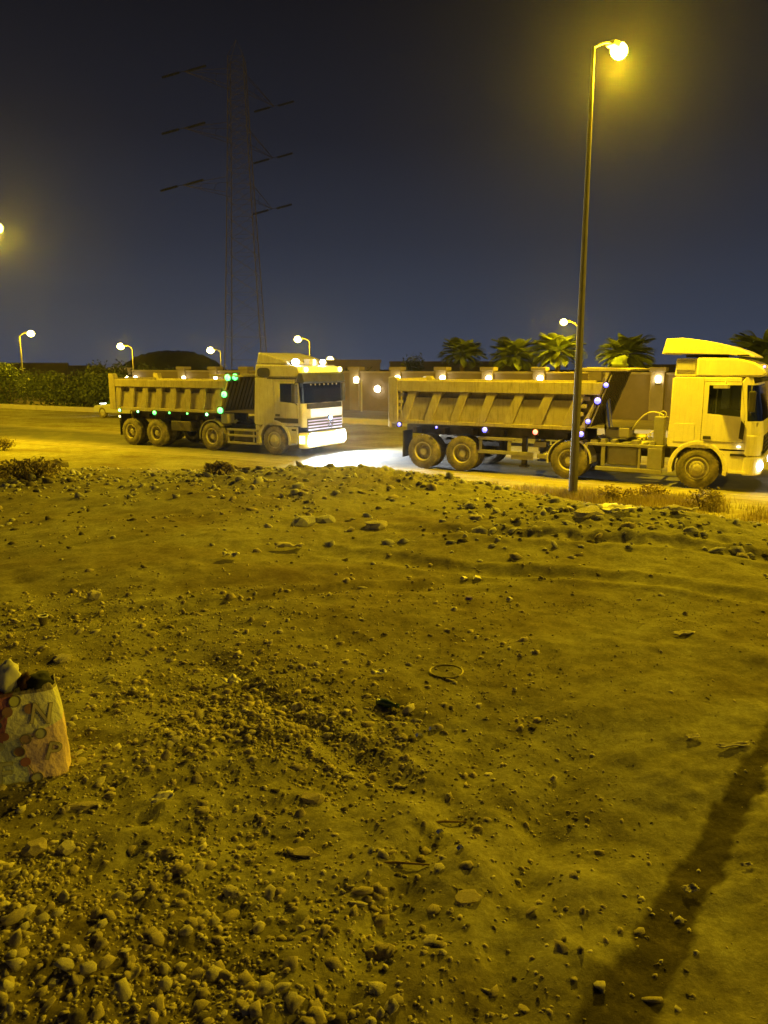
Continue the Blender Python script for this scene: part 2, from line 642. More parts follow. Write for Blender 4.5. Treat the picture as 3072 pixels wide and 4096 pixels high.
big = nramp(nnoise(0.55, 6), [(0.32, (0.170, 0.130, 0.070)), (0.46, (0.262, 0.232, 0.130)), (0.58, (0.330, 0.315, 0.188)), (0.70, (0.375, 0.352, 0.215))])
mid = nramp(nnoise(4.5, 12, 0.78), [(0.30, (0.50, 0.47, 0.44)), (0.52, (1, 1, 1)), (0.75, (1.35, 1.37, 1.38))])
fine = nramp(nnoise(42, 12, 0.82), [(0.28, (0.50, 0.48, 0.46)), (0.52, (1, 1, 1)), (0.74, (1.60, 1.60, 1.58))])
colr = nmix(1.0, nmix(1.0, big, mid, 'MULTIPLY'), fine, 'MULTIPLY')
att = t.nodes.new('ShaderNodeAttribute')
att.attribute_name = 'soil'
sepc = t.nodes.new('ShaderNodeSeparateColor')
t.links.new(att.outputs['Color'], sepc.inputs[0])
grey = nmix(1.0, nramp(nnoise(7, 10, 0.75), [(0.3, (0.20, 0.198, 0.195)), (0.55, (0.36, 0.357, 0.35)), (0.75, (0.50, 0.495, 0.485))]), fine, 'MULTIPLY')
colr = nmix(sepc.outputs['Red'], colr, grey)
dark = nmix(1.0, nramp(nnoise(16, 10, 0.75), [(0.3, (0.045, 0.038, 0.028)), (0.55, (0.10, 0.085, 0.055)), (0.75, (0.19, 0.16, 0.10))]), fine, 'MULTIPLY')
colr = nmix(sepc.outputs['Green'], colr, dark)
t.links.new(colr, pb.inputs['Base Color'])
b1 = t.nodes.new('ShaderNodeBump')
b1.inputs['Strength'].default_value = 0.35
b1.inputs['Distance'].default_value = 0.02
t.links.new(nnoise(24, 12, 0.75), b1.inputs['Height'])
b2 = t.nodes.new('ShaderNodeBump')
b2.inputs['Strength'].default_value = 0.4
b2.inputs['Distance'].default_value = 0.008
t.links.new(nnoise(95, 8, 0.75), b2.inputs['Height'])
t.links.new(b1.outputs[0], b2.inputs['Normal'])
t.links.new(b2.outputs[0], pb.inputs['Normal'])

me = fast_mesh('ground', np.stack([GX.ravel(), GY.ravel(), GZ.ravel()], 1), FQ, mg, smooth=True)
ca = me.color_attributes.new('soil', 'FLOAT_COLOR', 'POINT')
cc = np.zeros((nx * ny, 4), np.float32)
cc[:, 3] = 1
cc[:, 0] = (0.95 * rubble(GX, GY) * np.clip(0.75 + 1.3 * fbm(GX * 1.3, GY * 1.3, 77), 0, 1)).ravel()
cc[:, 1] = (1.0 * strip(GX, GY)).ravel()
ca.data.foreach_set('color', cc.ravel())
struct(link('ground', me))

# road: a strip of dusty asphalt between v = 19.7 and 25.2
mr = bpy.data.materials.new('dusty_asphalt')
mr.use_nodes = True
t = mr.node_tree
pb = t.nodes['Principled BSDF']
pb.inputs['Roughness'].default_value = 0.75
geo = t.nodes.new('ShaderNodeTexCoord')
geo.outputs['Object']


class _G:
    pass


def nnoise(scale, detail=8, rough=0.65):
    n = t.nodes.new('ShaderNodeTexNoise')
    n.inputs['Scale'].default_value = scale
    n.inputs['Detail'].default_value = detail
    n.inputs['Roughness'].default_value = rough
    t.links.new(geo.outputs['Object'], n.inputs['Vector'])
    return n.outputs['Fac']


ra = nramp(nnoise(60, 6, 0.8), [(0.3, (0.045, 0.044, 0.043)), (0.7, (0.105, 0.10, 0.096))])
sx = t.nodes.new('ShaderNodeSeparateXYZ')
t.links.new(geo.outputs['Object'], sx.inputs[0])
edge = t.nodes.new('ShaderNodeMapRange')      # more sand towards the edges
ab = t.nodes.new('ShaderNodeMath')
ab.operation = 'ABSOLUTE'
t.links.new(sx.outputs['Y'], ab.inputs[0])
t.links.new(ab.outputs[0], edge.inputs['Value'])
edge.inputs['From Min'].default_value = 1.2
edge.inputs['From Max'].default_value = 2.9
nz = t.nodes.new('ShaderNodeMath')
nz.operation = 'MULTIPLY_ADD'
t.links.new(nnoise(0.9, 8, 0.7), nz.inputs[0])
nz.inputs[1].default_value = 1.6
nz.inputs[2].default_value = -0.75
sm_ = t.nodes.new('ShaderNodeMath')
sm_.operation = 'ADD'
sm_.use_clamp = True
t.links.new(edge.outputs[0], sm_.inputs[0])
t.links.new(nz.outputs[0], sm_.inputs[1])
t.links.new(nmix(sm_.outputs[0], ra, (0.31, 0.27, 0.150)), pb.inputs['Base Color'])
bb = t.nodes.new('ShaderNodeBump')
bb.inputs['Strength'].default_value = 0.4
bb.inputs['Distance'].default_value = 0.01
t.links.new(nnoise(80, 4, 0.8), bb.inputs['Height'])
t.links.new(bb.outputs[0], pb.inputs['Normal'])
rows = []
NU = 400
us = np.linspace(-260, 260, NU)
V, Fc = [], []
for i, u in enumerate(us):
    w0 = 0.22 * float(fbm(np.array([u * 0.9]), np.array([3.1]), 5)[0])
    for y_, z_ in ((-2.85 + w0, 0.004), (0.0, 0.035), (2.75 - w0, 0.004)):
        V.append((u, y_, z_))
for i in range(NU - 1):
    for k in range(2):
        a = i * 3 + k
        Fc.append((a, a + 3, a + 4, a + 1))
me = fast_mesh('road', V, Fc, mr, True)
rx, ry = uv(0, 22.5)
struct(link('road', me, loc=(rx, ry, 0), rot=(0, 0, rad(-30))))
# worn edge line
M_line = mat('worn_road_paint', (0.42, 0.40, 0.34), 0.8, nscale=2.2, namt=0.55, dust=(0.22, 0.17, 0.1), dscale=3, damt=0.9)
mb = MB()
mb.box(-120, 60, -2.38, -2.27, 0.010, 0.0135)
o = struct(mb.build('road_edge_line', M_line))
o.location = (rx, ry, 0)
o.rotation_euler = (0, 0, rad(-30))
# far kerb, built of blocks
kr = bpy.data.objects.new('kerb', None)
COL.objects.link(kr)
kr.location = uv(0, 35.0) + (0,)
kr.rotation_euler = (0, 0, rad(-30))
kr['kind'] = 'structure'
kb = MB()
kb.prism([(-0.14, 0), (0.14, 0), (0.14, 0.30), (-0.09, 0.30), (-0.14, 0.25)], 0, 1.98, 'x')
kme = kb.mesh('kerb_block', M_kerb)
for i in range(56):
    o = link('kerb_block', kme, kr, loc=(-72 + 2.0 * i, random.uniform(-0.012, 0.012), random.uniform(-0.012, 0.006)), rot=(0, 0, random.uniform(-0.004, 0.004)))
# pavement behind the kerb
mb = MB()
mb.box(-110, 110, 0.0, 8.6, 0.0, 0.12)
o = struct(mb.build('pavement', mat('pavement_dusty', (0.17, 0.135, 0.09), 0.9, nscale=0.8, namt=0.3, bump=0.3)))
o.location = uv(0, 35.145) + (0,)
o.rotation_euler = (0, 0, rad(-30))

# ------------------------------------------------------------------ distance: hill, buildings, trees
def hill(name, cx, cy, w, h, d):
    V, Fc = [], []
    n, m = 48, 14
    for j in range(m):
        for i in range(n):
            a, b = -1 + 2 * i / (n - 1), -1 + 2 * j / (m - 1)
            e = max(0, 1 - abs(a) ** 2.6) * max(0, 1 - b * b)
            z = h * e ** 0.6 * (1 + 0.10 * (random.random() - 0.5)) - 0.3
            V.append((cx + a * w, cy + b * d, z))
    for j in range(m - 1):
        for i in range(n - 1):
            k = j * n + i
            Fc.append((k, k + 1, k + n + 1, k + n))
    struct(link(name, fast_mesh(name, V, Fc, M_hill, True)))


P = at(690, 1400, 210)
hill('hill', P.x, 210, 13.5, P.z, 14)


def far_block(name, px0, px1, py, Y, depth, label, cat, m=M_far, win=0):
    a, b = at(px0, py, Y), at(px1, py, Y)
    root = thing(name, label, cat, ((a.x + b.x) / 2, Y, 0))
    w = (b.x - a.x) / 2
    mb = MB()
    mb.box(-w, w, 0, depth, 0, a.z)
    mb.build('wall', m, root)
    mb = MB()
    mb.box(-w - 0.15, w + 0.15, -0.15, 0.15, a.z + 0.002, a.z + 0.4)
    mb.build('parapet', m, root)
    return root


far_block('low_building', -260, 270, 1462, 118, 12, 'long low dark building behind the green shrubs at the far left', 'building')
far_block('low_building', 1300, 1520, 1452, 96, 10, 'brown flat roofed building between the two trucks behind the wall', 'building', M_wall)
far_block('low_building', 1560, 2150, 1455, 130, 12, 'long low dark building beyond the palms behind the right dumper body', 'building')
far_block('low_building', 2560, 2700, 1470, 100, 8, 'dark low building beyond the wall left of the right cab', 'building')


def leaves(n, cx, cy, cz, rx_, ry_, rz_, size, seed, bottom=-1.0, clumps=9):
    """leaf quads in clumps through an ellipsoid's volume"""
    r = np.random.RandomState(seed)
    cl = r.normal(size=(clumps, 3))
    cl /= np.linalg.norm(cl, axis=1)[:, None]
    cl *= (0.35 + 0.5 * r.rand(clumps))[:, None]
    cl[:, 2] = np.maximum(cl[:, 2], bottom)
    k = r.randint(0, clumps, n)
    p = cl[k] + r.normal(size=(n, 3)) * 0.23
    p[:, 2] = np.maximum(p[:, 2], bottom + 0.05 * r.rand(n))
    p = p * np.array([rx_, ry_, rz_]) + np.array([cx, cy, cz])
    d = r.normal(size=(n, 3))
    d /= np.linalg.norm(d, axis=1)[:, None]
    e = np.cross(d, r.normal(size=(n, 3)))
    e /= np.linalg.norm(e, axis=1)[:, None]
    s = size * (0.6 + 0.8 * r.rand(n))[:, None]
    V = np.stack([p - d * s, p + e * s * 0.4, p + d * s, p - e * s * 0.4], 1).reshape(-1, 3)
    Fc = np.arange(4 * n).reshape(n, 4)
    return V, Fc


def shrub(name, x, y, z, w, h, label, cat, n=2500, m=M_leaf, group=None, size=0.11, seed=1):
    root = thing(name, label, cat, (x, y, z), 0, group)
    V, Fc = leaves(n, 0, 0, h * 0.52, w * 0.62, w * 0.5, h * 0.56, size, seed, bottom=-0.9, clumps=11)
    link('foliage', fast_mesh('foliage', V, Fc, m), root)
    mb = MB()
    r = random.Random(seed)
    for i in range(5):
        a = r.uniform(0, 6.28)
        mb.bar((0.08 * math.cos(a), 0.08 * math.sin(a), 0), (w * 0.35 * math.cos(a), w * 0.3 * math.sin(a), h * r.uniform(0.5, 0.85)), 0.03, 5, 0.012)
    mb.build('stem', M_stem, root)
    return root


# the row of green shrubs on the left
SH = [(-90, 1478, 'leftmost leafy shrub at the frame edge behind the far kerb'),
      (35, 1484, 'tall green shrub just left of the short lamp post'),
      (165, 1488, 'green shrub with a raised crown right of the short lamp post'),
      (262, 1506, 'lower green shrub with a rounded top in the middle of the shrub row'),
      (340, 1512, 'darker green shrub near the right end of the shrub row'),
      (418, 1512, 'dark shrub at the right end of the row beside the parked car')]
for i, (px, py, lb) in enumerate(SH):
    q = on_v(px, py, 37.8)
    shrub('shrub', q.x, q.y, 0.12, 2.9, q.z - 0.05, lb, 'shrub', 3200, M_leaf, 'green shrubs in a row behind the far kerb', 0.12, 20 + i)
# dark trees behind the wall
DT = [(425, 1450, 60, 2.3, 'dark bushy tree behind the rear of the left truck'),
      (640, 1462, 66, 3.0, 'dark tree above the tipper body of the left truck'),
      (1380, 1480, 58, 1.7, 'dark leafy tree right beside the left truck cab roof'),
      (1470, 1478, 55, 2.0, 'leafy dark tree hanging over the wall between the trucks'),
      (1660, 1425, 62, 1.6, 'dark pointed tree left of the first palm')]
for i, (px, py, Y, w, lb) in enumerate(DT):
    q = at(px, py, Y)
    root = thing('tree', lb, 'tree', (q.x, Y, 0.0), 0, 'dark trees behind the boundary wall')
    hh = q.z
    V, Fc = leaves(1800, 0, 0, hh * 0.66, w * 0.62, w * 0.55, hh * 0.40, 0.13, 60 + i, clumps=10)
    link('crown', fast_mesh('crown', V, Fc, M_leafd), root)
    mb = MB()
    mb.bar((0, 0, 0), (0.05, 0, hh * 0.6), 0.13, 8, 0.06)
    mb.bar((0.03, 0, hh * 0.4), (w * 0.3, 0.1, hh * 0.75), 0.05, 6, 0.02)
    mb.bar((0.03, 0, hh * 0.4), (-w * 0.3, -0.1, hh * 0.75), 0.05, 6, 0.02)
    mb.build('trunk', M_stem, root)

# ------------------------------------------------------------------ boundary wall with pillars
WV = 44.0
wall = thing('boundary_wall', 'long tan plastered wall with square pillars behind the two trucks', 'wall', uv(0, WV) + (0,), rad(-30))


def wall_u(px):
    q = on_v(px, 1500, WV)
    return q.x * DX + q.y * DY


u0, u1 = wall_u(485), wall_u(3400)
PILL = [('p', x) for x in (735, 862, 985, 1120, 1270, 1425, 1590, 1770, 1955, 2160, 2385, 2635, 2900)]
edges = [u0 + 1.0] + [wall_u(x) for _, x in PILL] + [u1]
for a, b in zip(edges[:-1], edges[1:]):
    a2, b2 = a + 0.37, b - 0.37
    mb = MB()
    mb.box(a2, b2, -0.12, 0.12, 0, 2.55)
    mb.build('wall_panel', M_wall, wall)
    mb = MB()
    mb.box(a2, b2, -0.2, 0.2, 2.553, 2.68)
    mb.build('coping', M_cope, wall, bevel=0.02)
for _, x in PILL:
    u = wall_u(x)
    mb = MB()
    mb.box(u - 0.36, u + 0.36, -0.3, 0.3, 0, 2.72)
    mb.box(u - 0.44, u + 0.44, -0.38, 0.38, 2.722, 2.95)
    mb.build('pillar', M_cope, wall, bevel=0.03)
# double end pillar, with a niche panel
mb = MB()
mb.box(u0 - 0.55, u0 + 0.75, -0.35, 0.35, 0, 2.75)
mb.box(u0 - 0.62, u0 + 0.82, -0.42, 0.42, 2.752, 2.86)
mb.box(u0 - 1.35, u0 - 1.05, -0.2, 0.2, 0, 2.85)
mb.build('end_pillar', M_cope, wall, bevel=0.02)


def lantern(px, py, label, v=WV - 0.42, s=1.0):
    q = on_v(px, py, v)
    root = thing('wall_lantern', label, 'lantern', (q.x, q.y, q.z), rad(-30), 'lit lanterns on the boundary wall')
    mb = MB()
    mb.prism([(-0.09 * s, -0.16 * s), (0.09 * s, -0.16 * s), (0.13 * s, 0.06 * s), (0.10 * s, 0.14 * s), (0, 0.18 * s), (-0.10 * s, 0.14 * s), (-0.13 * s, 0.06 * s)], -0.08 * s, 0.08 * s)
    mb.build('lantern_glass', E_lant, root)
    mb = MB()
    mb.box(-0.12 * s, 0.12 * s, -0.09 * s, 0.10 * s, -0.205 * s, -0.165 * s)
    mb.box(-0.06 * s, 0.06 * s, 0.08 * s, 0.13, -0.2 * s, 0.0)
    mb.build('bracket', M_black, root)
    return root


for px, py, lb in ((507, 1512, 'left one of two lit lanterns on the end pillar behind the left truck'),
                   (542, 1512, 'right one of two lit lanterns on the end pillar behind the left truck'),
                   (735, 1513, 'single lit lantern above the middle of the left tipper body'),
                   (862, 1513, 'lit lantern just left of the green lights of the left truck'),
                   (1425, 1520, 'lit lantern on the pillar just right of the left truck cab'),
                   (1590, 1515, 'lit lantern above the rear end of the right tipper body'),
                   (1770, 1515, 'second lit lantern above the right tipper body counting from its rear'),
                   (1955, 1516, 'lit lantern above the middle of the right tipper body'),
                   (2160, 1516, 'lit lantern below the brightest palm'),
                   (2633, 1517, 'lit lantern on the pillar behind the right truck cab')):
    lantern(px, py, lb, s=0.9 if px < 1300 else 1.15)
# bright bulkhead lamp on the wall between the trucks
q = on_v(1510, 1556, WV - 0.20)
root = thing('bulkhead_lamp', 'bright round wall lamp shining on the wall between the two trucks', 'lamp', q, rad(-30))
mb = MB()
mb.ball((0, -0.02, 0), 0.22, 1, 0.55, 0.9, 14, 8)
mb.build('lamp_glass', E_wallamp, root, smooth=True)
mb = MB()
mb.lathe([(0.01, 0.02), (0.24, 0.02), (0.24, 0.078), (0.01, 0.078)], (0, 0, 0), 'y', 20)
mb.build('base', M_head, root)
# thin post by the wall
q = on_v(1446, 1640, WV - 1.6)
root = thing('marker_post', 'thin pale post standing before the wall between the trucks', 'post', (q.x, q.y, 0.12), rad(-30))
mb = MB()
mb.bar((0, 0, 0), (0, 0, 1.95), 0.055, 10)
mb.build('shaft', M_kerb, root)
mb = MB()
mb.bar((0, 0, 1.952), (0, 0, 2.02), 0.075, 10)
mb.build('cap', M_kerb, root)

# ------------------------------------------------------------------ palms behind the wall
fr = MB()
L = 1.35
NS = 12
pts = []
for i in range(NS + 1):
    s_ = i / NS
    pts.append((L * (s_ - 0.10 * s_ ** 3), 0, L * (0.55 * s_ - 0.80 * s_ * s_)))
for i in range(NS):
    w = 0.028 * (1 - 0.7 * i / NS)
    (x0, _, z0), (x1, _, z1) = pts[i], pts[i + 1]
    fr.add([(x0, -w, z0), (x1, -w, z1), (x1, w, z1), (x0, w, z0)], [(0, 1, 2, 3)])
    if i >= 2:
        ll = 0.62 * math.sin(math.pi * min(1, (i - 0.6) / NS * 0.92 + 0.04)) + 0.12
        for sgn in (-1, 1):
            for dd in (0.0, 0.5):
                bx, bz = x0 + (x1 - x0) * dd, z0 + (z1 - z0) * dd
                tx, tz = bx + ll * 0.62, bz - ll * 0.20
                fr.add([(bx, 0, bz), (bx + 0.085, 0, bz), (tx + 0.05, sgn * ll * 0.72, tz - 0.02), (tx, sgn * ll * 0.75, tz)], [(0, 1, 2, 3)])
frond_me = fr.mesh('frond', M_frond)


def palm(px, py, v, label, sc=1.0, n=22, seed=0):
    q = on_v(px, py, v)
    root = thing('palm_tree', label, 'palm', (q.x, q.y, 0), seed * 1.3, 'short palms behind the boundary wall')
    r = random.Random(seed)
    mb = MB()
    hh = q.z
    k = 9
    for i in range(k):
        z0, z1 = hh * i / k, hh * (i + 1) / k
        mb.bar((0, 0, z0), (0, 0, z1 + 0.02), 0.20 * sc - 0.006 * i, 9, 0.16 * sc - 0.006 * i)
    mb.build('trunk', M_trunk, root)
    for i in range(n):
        az = i * 2.399 + r.uniform(-0.2, 0.2)
        el_ = rad(78 - 105 * (i / n) + r.uniform(-8, 8))
        link('frond', frond_me, root, loc=(0, 0, hh), rot=(r.uniform(-0.35, 0.35), -el_ * 0.75, az), scale=(sc * r.uniform(0.85, 1.1),) * 3)
    return root


palm(1850, 1425, 46.5, 'dim palm leftmost of the palms above the right tipper body', 1.05, 34, 1)
palm(2062, 1432, 46.5, 'mid green palm with a broad crown left of the brightest palm', 1.15, 38, 2)
palm(2232, 1418, 46.3, 'brightly lit yellow palm beside the tall street lamp pole', 1.15, 40, 3)
palm(2505, 1425, 46.5, 'palm crown above the front of the right tipper body', 1.15, 36, 4)
palm(3050, 1425, 48.5, 'dark palm at the right edge beyond the truck cab', 1.25, 34, 5)

# ------------------------------------------------------------------ street lamps
def street_lamp(label, base, top_z, aim, arm, power, r0, r1, head=0.62, glow=E_sod, group='street lamps', lit=True):
    root = thing('street_lamp', label, 'street lamp', base, math.atan2(aim[1], aim[0]), group)
    Hh = top_z - base[2]
    mb = MB()
    mb.bar((0, 0, 0), (0, 0, Hh), r0, 10, r1)
    mb.build('pole', M_pole, root, smooth=False)
    mb = MB()
    mb.box(-r0 * 1.9, r0 * 1.9, -r0 * 1.9, r0 * 1.9, -0.02, 0.03)
    for a in (-1, 1):
        for b in (-1, 1):
            mb.bar((a * r0 * 1.5, b * r0 * 1.5, 0.03), (a * r0 * 1.5, b * r0 * 1.5, 0.09), 0.016, 6)
    mb.build('base_plate', M_pole, root)
    mb = MB()
    pts = [(0, 0, Hh - 0.03)]
    for i in range(1, 7):
        s_ = i / 6
        pts.append((arm * s_, 0, Hh - 0.03 + 0.28 * math.sin(s_ * math.pi / 2)))
    mb.tube(pts, r1 * 0.72, 8)
    mb.build('arm', M_pole, root)
    ez = Hh + 0.25
    h = head
    mb = MB()
    mb.prism([(arm - 0.1, ez + 0.05), (arm - 0.1, ez - 0.05), (arm + 0.1 * h, ez - 0.10 * h), (arm + h, ez - 0.07 * h), (arm + h * 1.02, ez + 0.0), (arm + h * 0.6, ez + 0.16 * h), (arm + 0.1 * h, ez + 0.14 * h)], -0.2 * h, 0.2 * h)
    hd = mb.build('lamp_head', M_head, root, bevel=0.03)
    mb = MB()
    mb.ball((arm + 0.56 * h, 0, ez - 0.10 * h), 0.40 * h, 1.0, 0.8, 0.8, 16, 10)
    mb.build('lamp_bowl', glow, hd, smooth=True)
    if power:
        l_ = bpy.data.lights.new('lamp_light', 'POINT')
        l_.energy = power
        l_.color = SODIUM
        l_.shadow_soft_size = 0.30
        lo = bpy.data.objects.new('lamp_light', l_)
        COL.objects.link(lo)
        lo.parent = root
        lo.location = (arm + 0.56 * h, 0, ez - 0.40 * h - 0.16)
    return root


b = on_v(2292, 1955, 17.9)
b.z = hz(b.x, b.y)
NEAR = street_lamp('tall street lamp on the dirt verge in front of the right truck', (b.x, b.y, b.z), at(2378, 185, b.y).z, (0.70, 0.71), 0.78, NEAR_W, 0.105, 0.036, head=0.55)
for k, lb in ((1, 'street lamp next along the row to the right beyond the frame'), (2, 'second street lamp along the row to the right beyond the frame'), (-2, 'street lamp farther along the row to the left beyond the frame')):
    street_lamp(lb, (b.x + 19.5 * k, b.y - 11.3 * k, 0.1), b.z + 9.6, (0.62, 0.78), 0.85, NEAR_W, 0.105, 0.036, head=0.55)
q = at(-14, 905, 30.5)
street_lamp('bright street lamp head cut off by the left edge of the photo', (q.x - 0.75, q.y - 1.0, 0.05), q.z - 0.25, (0.62, 0.78), 0.85, NEAR_W * 0.62, 0.115, 0.045)
# smaller lamps in the distance: pixel of the head, distance, arm direction
for px, py, Y, sx_, lb, pw in ((115, 1335, 60, 1, 'distant street lamp standing behind the green shrubs at the far left', 0.55),
                               (485, 1385, 74, -1, 'distant street lamp above the rear end of the left truck', 1.0),
                               (845, 1400, 96, -1, 'distant street lamp above the middle of the left tipper body', 0.8),
                               (1195, 1357, 66, -1, 'distant street lamp directly above the left truck cab', 1.0),
                               (1325, 1437, 120, -1, 'low distant lamp just right of the left truck cab', 0.5),
                               (2263, 1290, 44.5, -1, 'street lamp above the bright palm beside the tall near pole', 1.1)):
    q = at(px, py, Y)
    arm = 0.55
    hs = Y / 62 * 0.74
    street_lamp(lb, (q.x - sx_ * (arm + 0.5 * hs) * 0.94, Y + 0.3, 0.0), q.z - 0.16, (sx_, -0.15), arm, FAR_W * pw, 0.085, 0.055, head=hs, glow=E_sodf, group='smaller street lamps in the distance')

# ------------------------------------------------------------------ transmission tower
TW = at(985, 1420, 126.0)
TX, TY = TW.x, 126.0
tower = thing('transmission_tower', 'dark lattice power pylon with three pairs of cross arms rising behind the left truck', 'pylon', (TX, TY, 0), rad(8))
Ht = at(955, 235, 126).z


def tw(z):
    k = z / Ht
    return 3.05 * (1 - k) ** 1.15 + 1.15 * (1 - (1 - k) ** 1.15) if k < 1 else 1.15


mb_l = MB()
for sx_ in (-1, 1):
    for sy_ in (-1, 1):
        lg = MB()
        zz = np.linspace(0, Ht, 9)
        for a, b in zip(zz[:-1], zz[1:]):
            lg.bar((sx_ * tw(a), sy_ * tw(a), a), (sx_ * tw(b), sy_ * tw(b), b), 0.10 - 0.05 * a / Ht, 4, 0.10 - 0.05 * b / Ht)
        lg.build('leg', M_pylon, tower)
zs = [0]
while zs[-1] < Ht - 1:
    zs.append(min(Ht, zs[-1] + 1.25 * tw(zs[-1])))
for a, b in zip(zs[:-1], zs[1:]):
    wa, wb = tw(a), tw(b)
    for (c0, c1) in (((-1, -1), (1, -1)), ((1, -1), (1, 1)), ((1, 1), (-1, 1)), ((-1, 1), (-1, -1))):
        mb_l.bar((c0[0] * wa, c0[1] * wa, a), (c1[0] * wb, c1[1] * wb, b), 0.026, 4)
        mb_l.bar((c1[0] * wa, c1[1] * wa, a), (c0[0] * wb, c0[1] * wb, b), 0.026, 4)
        mb_l.bar((c0[0] * wb, c0[1] * wb, b), (c1[0] * wb, c1[1] * wb, b), 0.024, 4)
mb_l.build('lattice', M_pylon, tower)
mb = MB()
mb.bar((1.15, 1.15, Ht), (0, 0, Ht + 2.6), 0.03, 4)
mb.bar((-1.15, 1.15, Ht), (0, 0, Ht + 2.6), 0.03, 4)
mb.bar((1.15, -1.15, Ht), (0, 0, Ht + 2.6), 0.03, 4)
mb.bar((-1.15, -1.15, Ht), (0, 0, Ht + 2.6), 0.03, 4)
mb.build('peak', M_pylon, tower)
tower.rotation_euler = (0, 0, 0)
for (lx, ly), (rx2, ry2) in (((736, 285), (1096, 425)), ((734, 512), (1092, 632)), ((728, 740), (1090, 836))):
    for (px, py, Y) in ((lx, ly, 119.5), (rx2, ry2, 133.0)):
        tip = at(px, py, Y) - Vector((TX, TY, 0))
        s_ = -1 if tip.x < 0 else 1
        mb = MB()
        w = tw(tip.z)
        for (cx, cy, dz) in ((s_ * w, -w, 0), (s_ * w, w, 0), (s_ * w, -w, 2.2), (s_ * w, w, 2.2)):
            mb.bar((cx, cy, tip.z + dz), tip, 0.035, 4)
        for k in (0.3, 0.6):
            p0 = Vector((s_ * w, -w, tip.z)).lerp(tip, k)
            p1 = Vector((s_ * w, w, tip.z + 2.2)).lerp(tip, k)
            p2 = Vector((s_ * w, w, tip.z)).lerp(tip, k)
            mb.bar(p0, p1, 0.025, 4)
            mb.bar(p0, p2, 0.025, 4)
        mb.build('cross_arm', M_pylon, tower)
        for dx_, dz_ in ((1, 0.22), (-1, -0.55)):
            st = MB()
            p0 = tip + Vector((dx_ * 0.7, 0, dz_ * 0.3))
            p1 = tip + Vector((dx_ * 3.2, 0, dz_ * 1.5 + (0.4 if dx_ > 0 else 0)))
            for i in range(12):
                a = p0.lerp(p1, i / 12)
                b = p0.lerp(p1, (i + 0.75) / 12)
                st.bar(a, b, 0.21, 7, 0.13)
            st.bar(tip, p1, 0.04, 4)
            st.build('insulator_string', M_insul, tower)

# ------------------------------------------------------------------ trucks
WID = 2.5


def wheel(root, x, y_out, r, side, dual, front=False):
    """side=+1: outer face towards -y (right-hand side of the truck)"""
    w = empty('wheel', root, (x, y_out, r))
    s = side
    tw_ = 0.28

    def tyre_prof(y0):
        rr = 0.29
        p = [(rr, 0.0), (rr + 0.05, -0.012), (r - 0.10, -0.006), (r - 0.035, 0.012), (r - 0.004, 0.035)]
        n = 4
        for i in range(n):
            a = 0.04 + (tw_ - 0.08) * i / n
            b = 0.04 + (tw_ - 0.08) * (i + 0.72) / n
            p += [(r, a), (r, b), (r - 0.016, b + 0.004), (r - 0.016, 0.04 + (tw_ - 0.08) * (i + 0.95) / n)]
        p += [(r - 0.004, tw_ - 0.035), (r - 0.035, tw_ - 0.012), (r - 0.10, tw_ + 0.006), (rr, tw_)]
        return [(a, s * (b + y0)) for a, b in p]
    mb = MB()
    mb.lathe(tyre_prof(0), (0, 0, 0), 'y', 40)
    # shoulder lugs
    for i in range(30):
        t_ = 2 * math.pi * i / 30
        c, s2 = math.cos(t_), math.sin(t_)
        for yy in (0.03, tw_ - 0.03):
            mb.bar((c * (r - 0.06), s * yy, s2 * (r - 0.06)), (c * (r + 0.004), s * yy, s2 * (r + 0.004)), 0.022, 4)
    mb.build('tyre', M_tyre, w)
    if dual:
        mb = MB()
        mb.lathe(tyre_prof(0.33), (0, 0, 0), 'y', 32)
        mb.build('tyre', M_tyre, w)
    mb = MB()
    if front:
        prof = [(0.288, 0.02), (0.285, -0.004), (0.255, -0.008), (0.245, 0.05), (0.20, 0.04), (0.175, -0.01), (0.11, -0.02), (0.105, -0.055), (0.06, -0.07), (0.001, -0.07)]
    else:
        prof = [(0.288, 0.0), (0.284, -0.006), (0.262, -0.004), (0.250, 0.04), (0.240, 0.15), (0.215, 0.17), (0.16, 0.165), (0.12, 0.13), (0.115, 0.05), (0.08, 0.03), (0.001, 0.03)]
    mb.lathe([(a, s * b) for a, b in prof], (0, 0, 0), 'y', 28)
    for i in range(10):
        t_ = 2 * math.pi * i / 10
        yb = 0.015 if front else 0.165
        rb = 0.155 if front else 0.185
        mb.bar((rb * math.cos(t_), s * (yb + 0.01), rb * math.sin(t_)), (rb * math.cos(t_), s * (yb - 0.05), rb * math.sin(t_)), 0.016, 6)
    mb.build('rim', M_rim, w)
    return w


def marker(root, x, y, z, m, r=0.045, name='marker_light'):
    mb = MB()
    mb.ball((0, 0, 0), r, 1, 0.7, 1, 10, 6)
    o = mb.build(name, m, root, smooth=True)
    o.location = (x, y, z)
    h = MB()
    h.box(-r * 1.25, r * 1.25, r * 0.3, r * 0.9, -r * 1.25, r * 1.25)
    h.build('light_base', M_black, o)
    return o


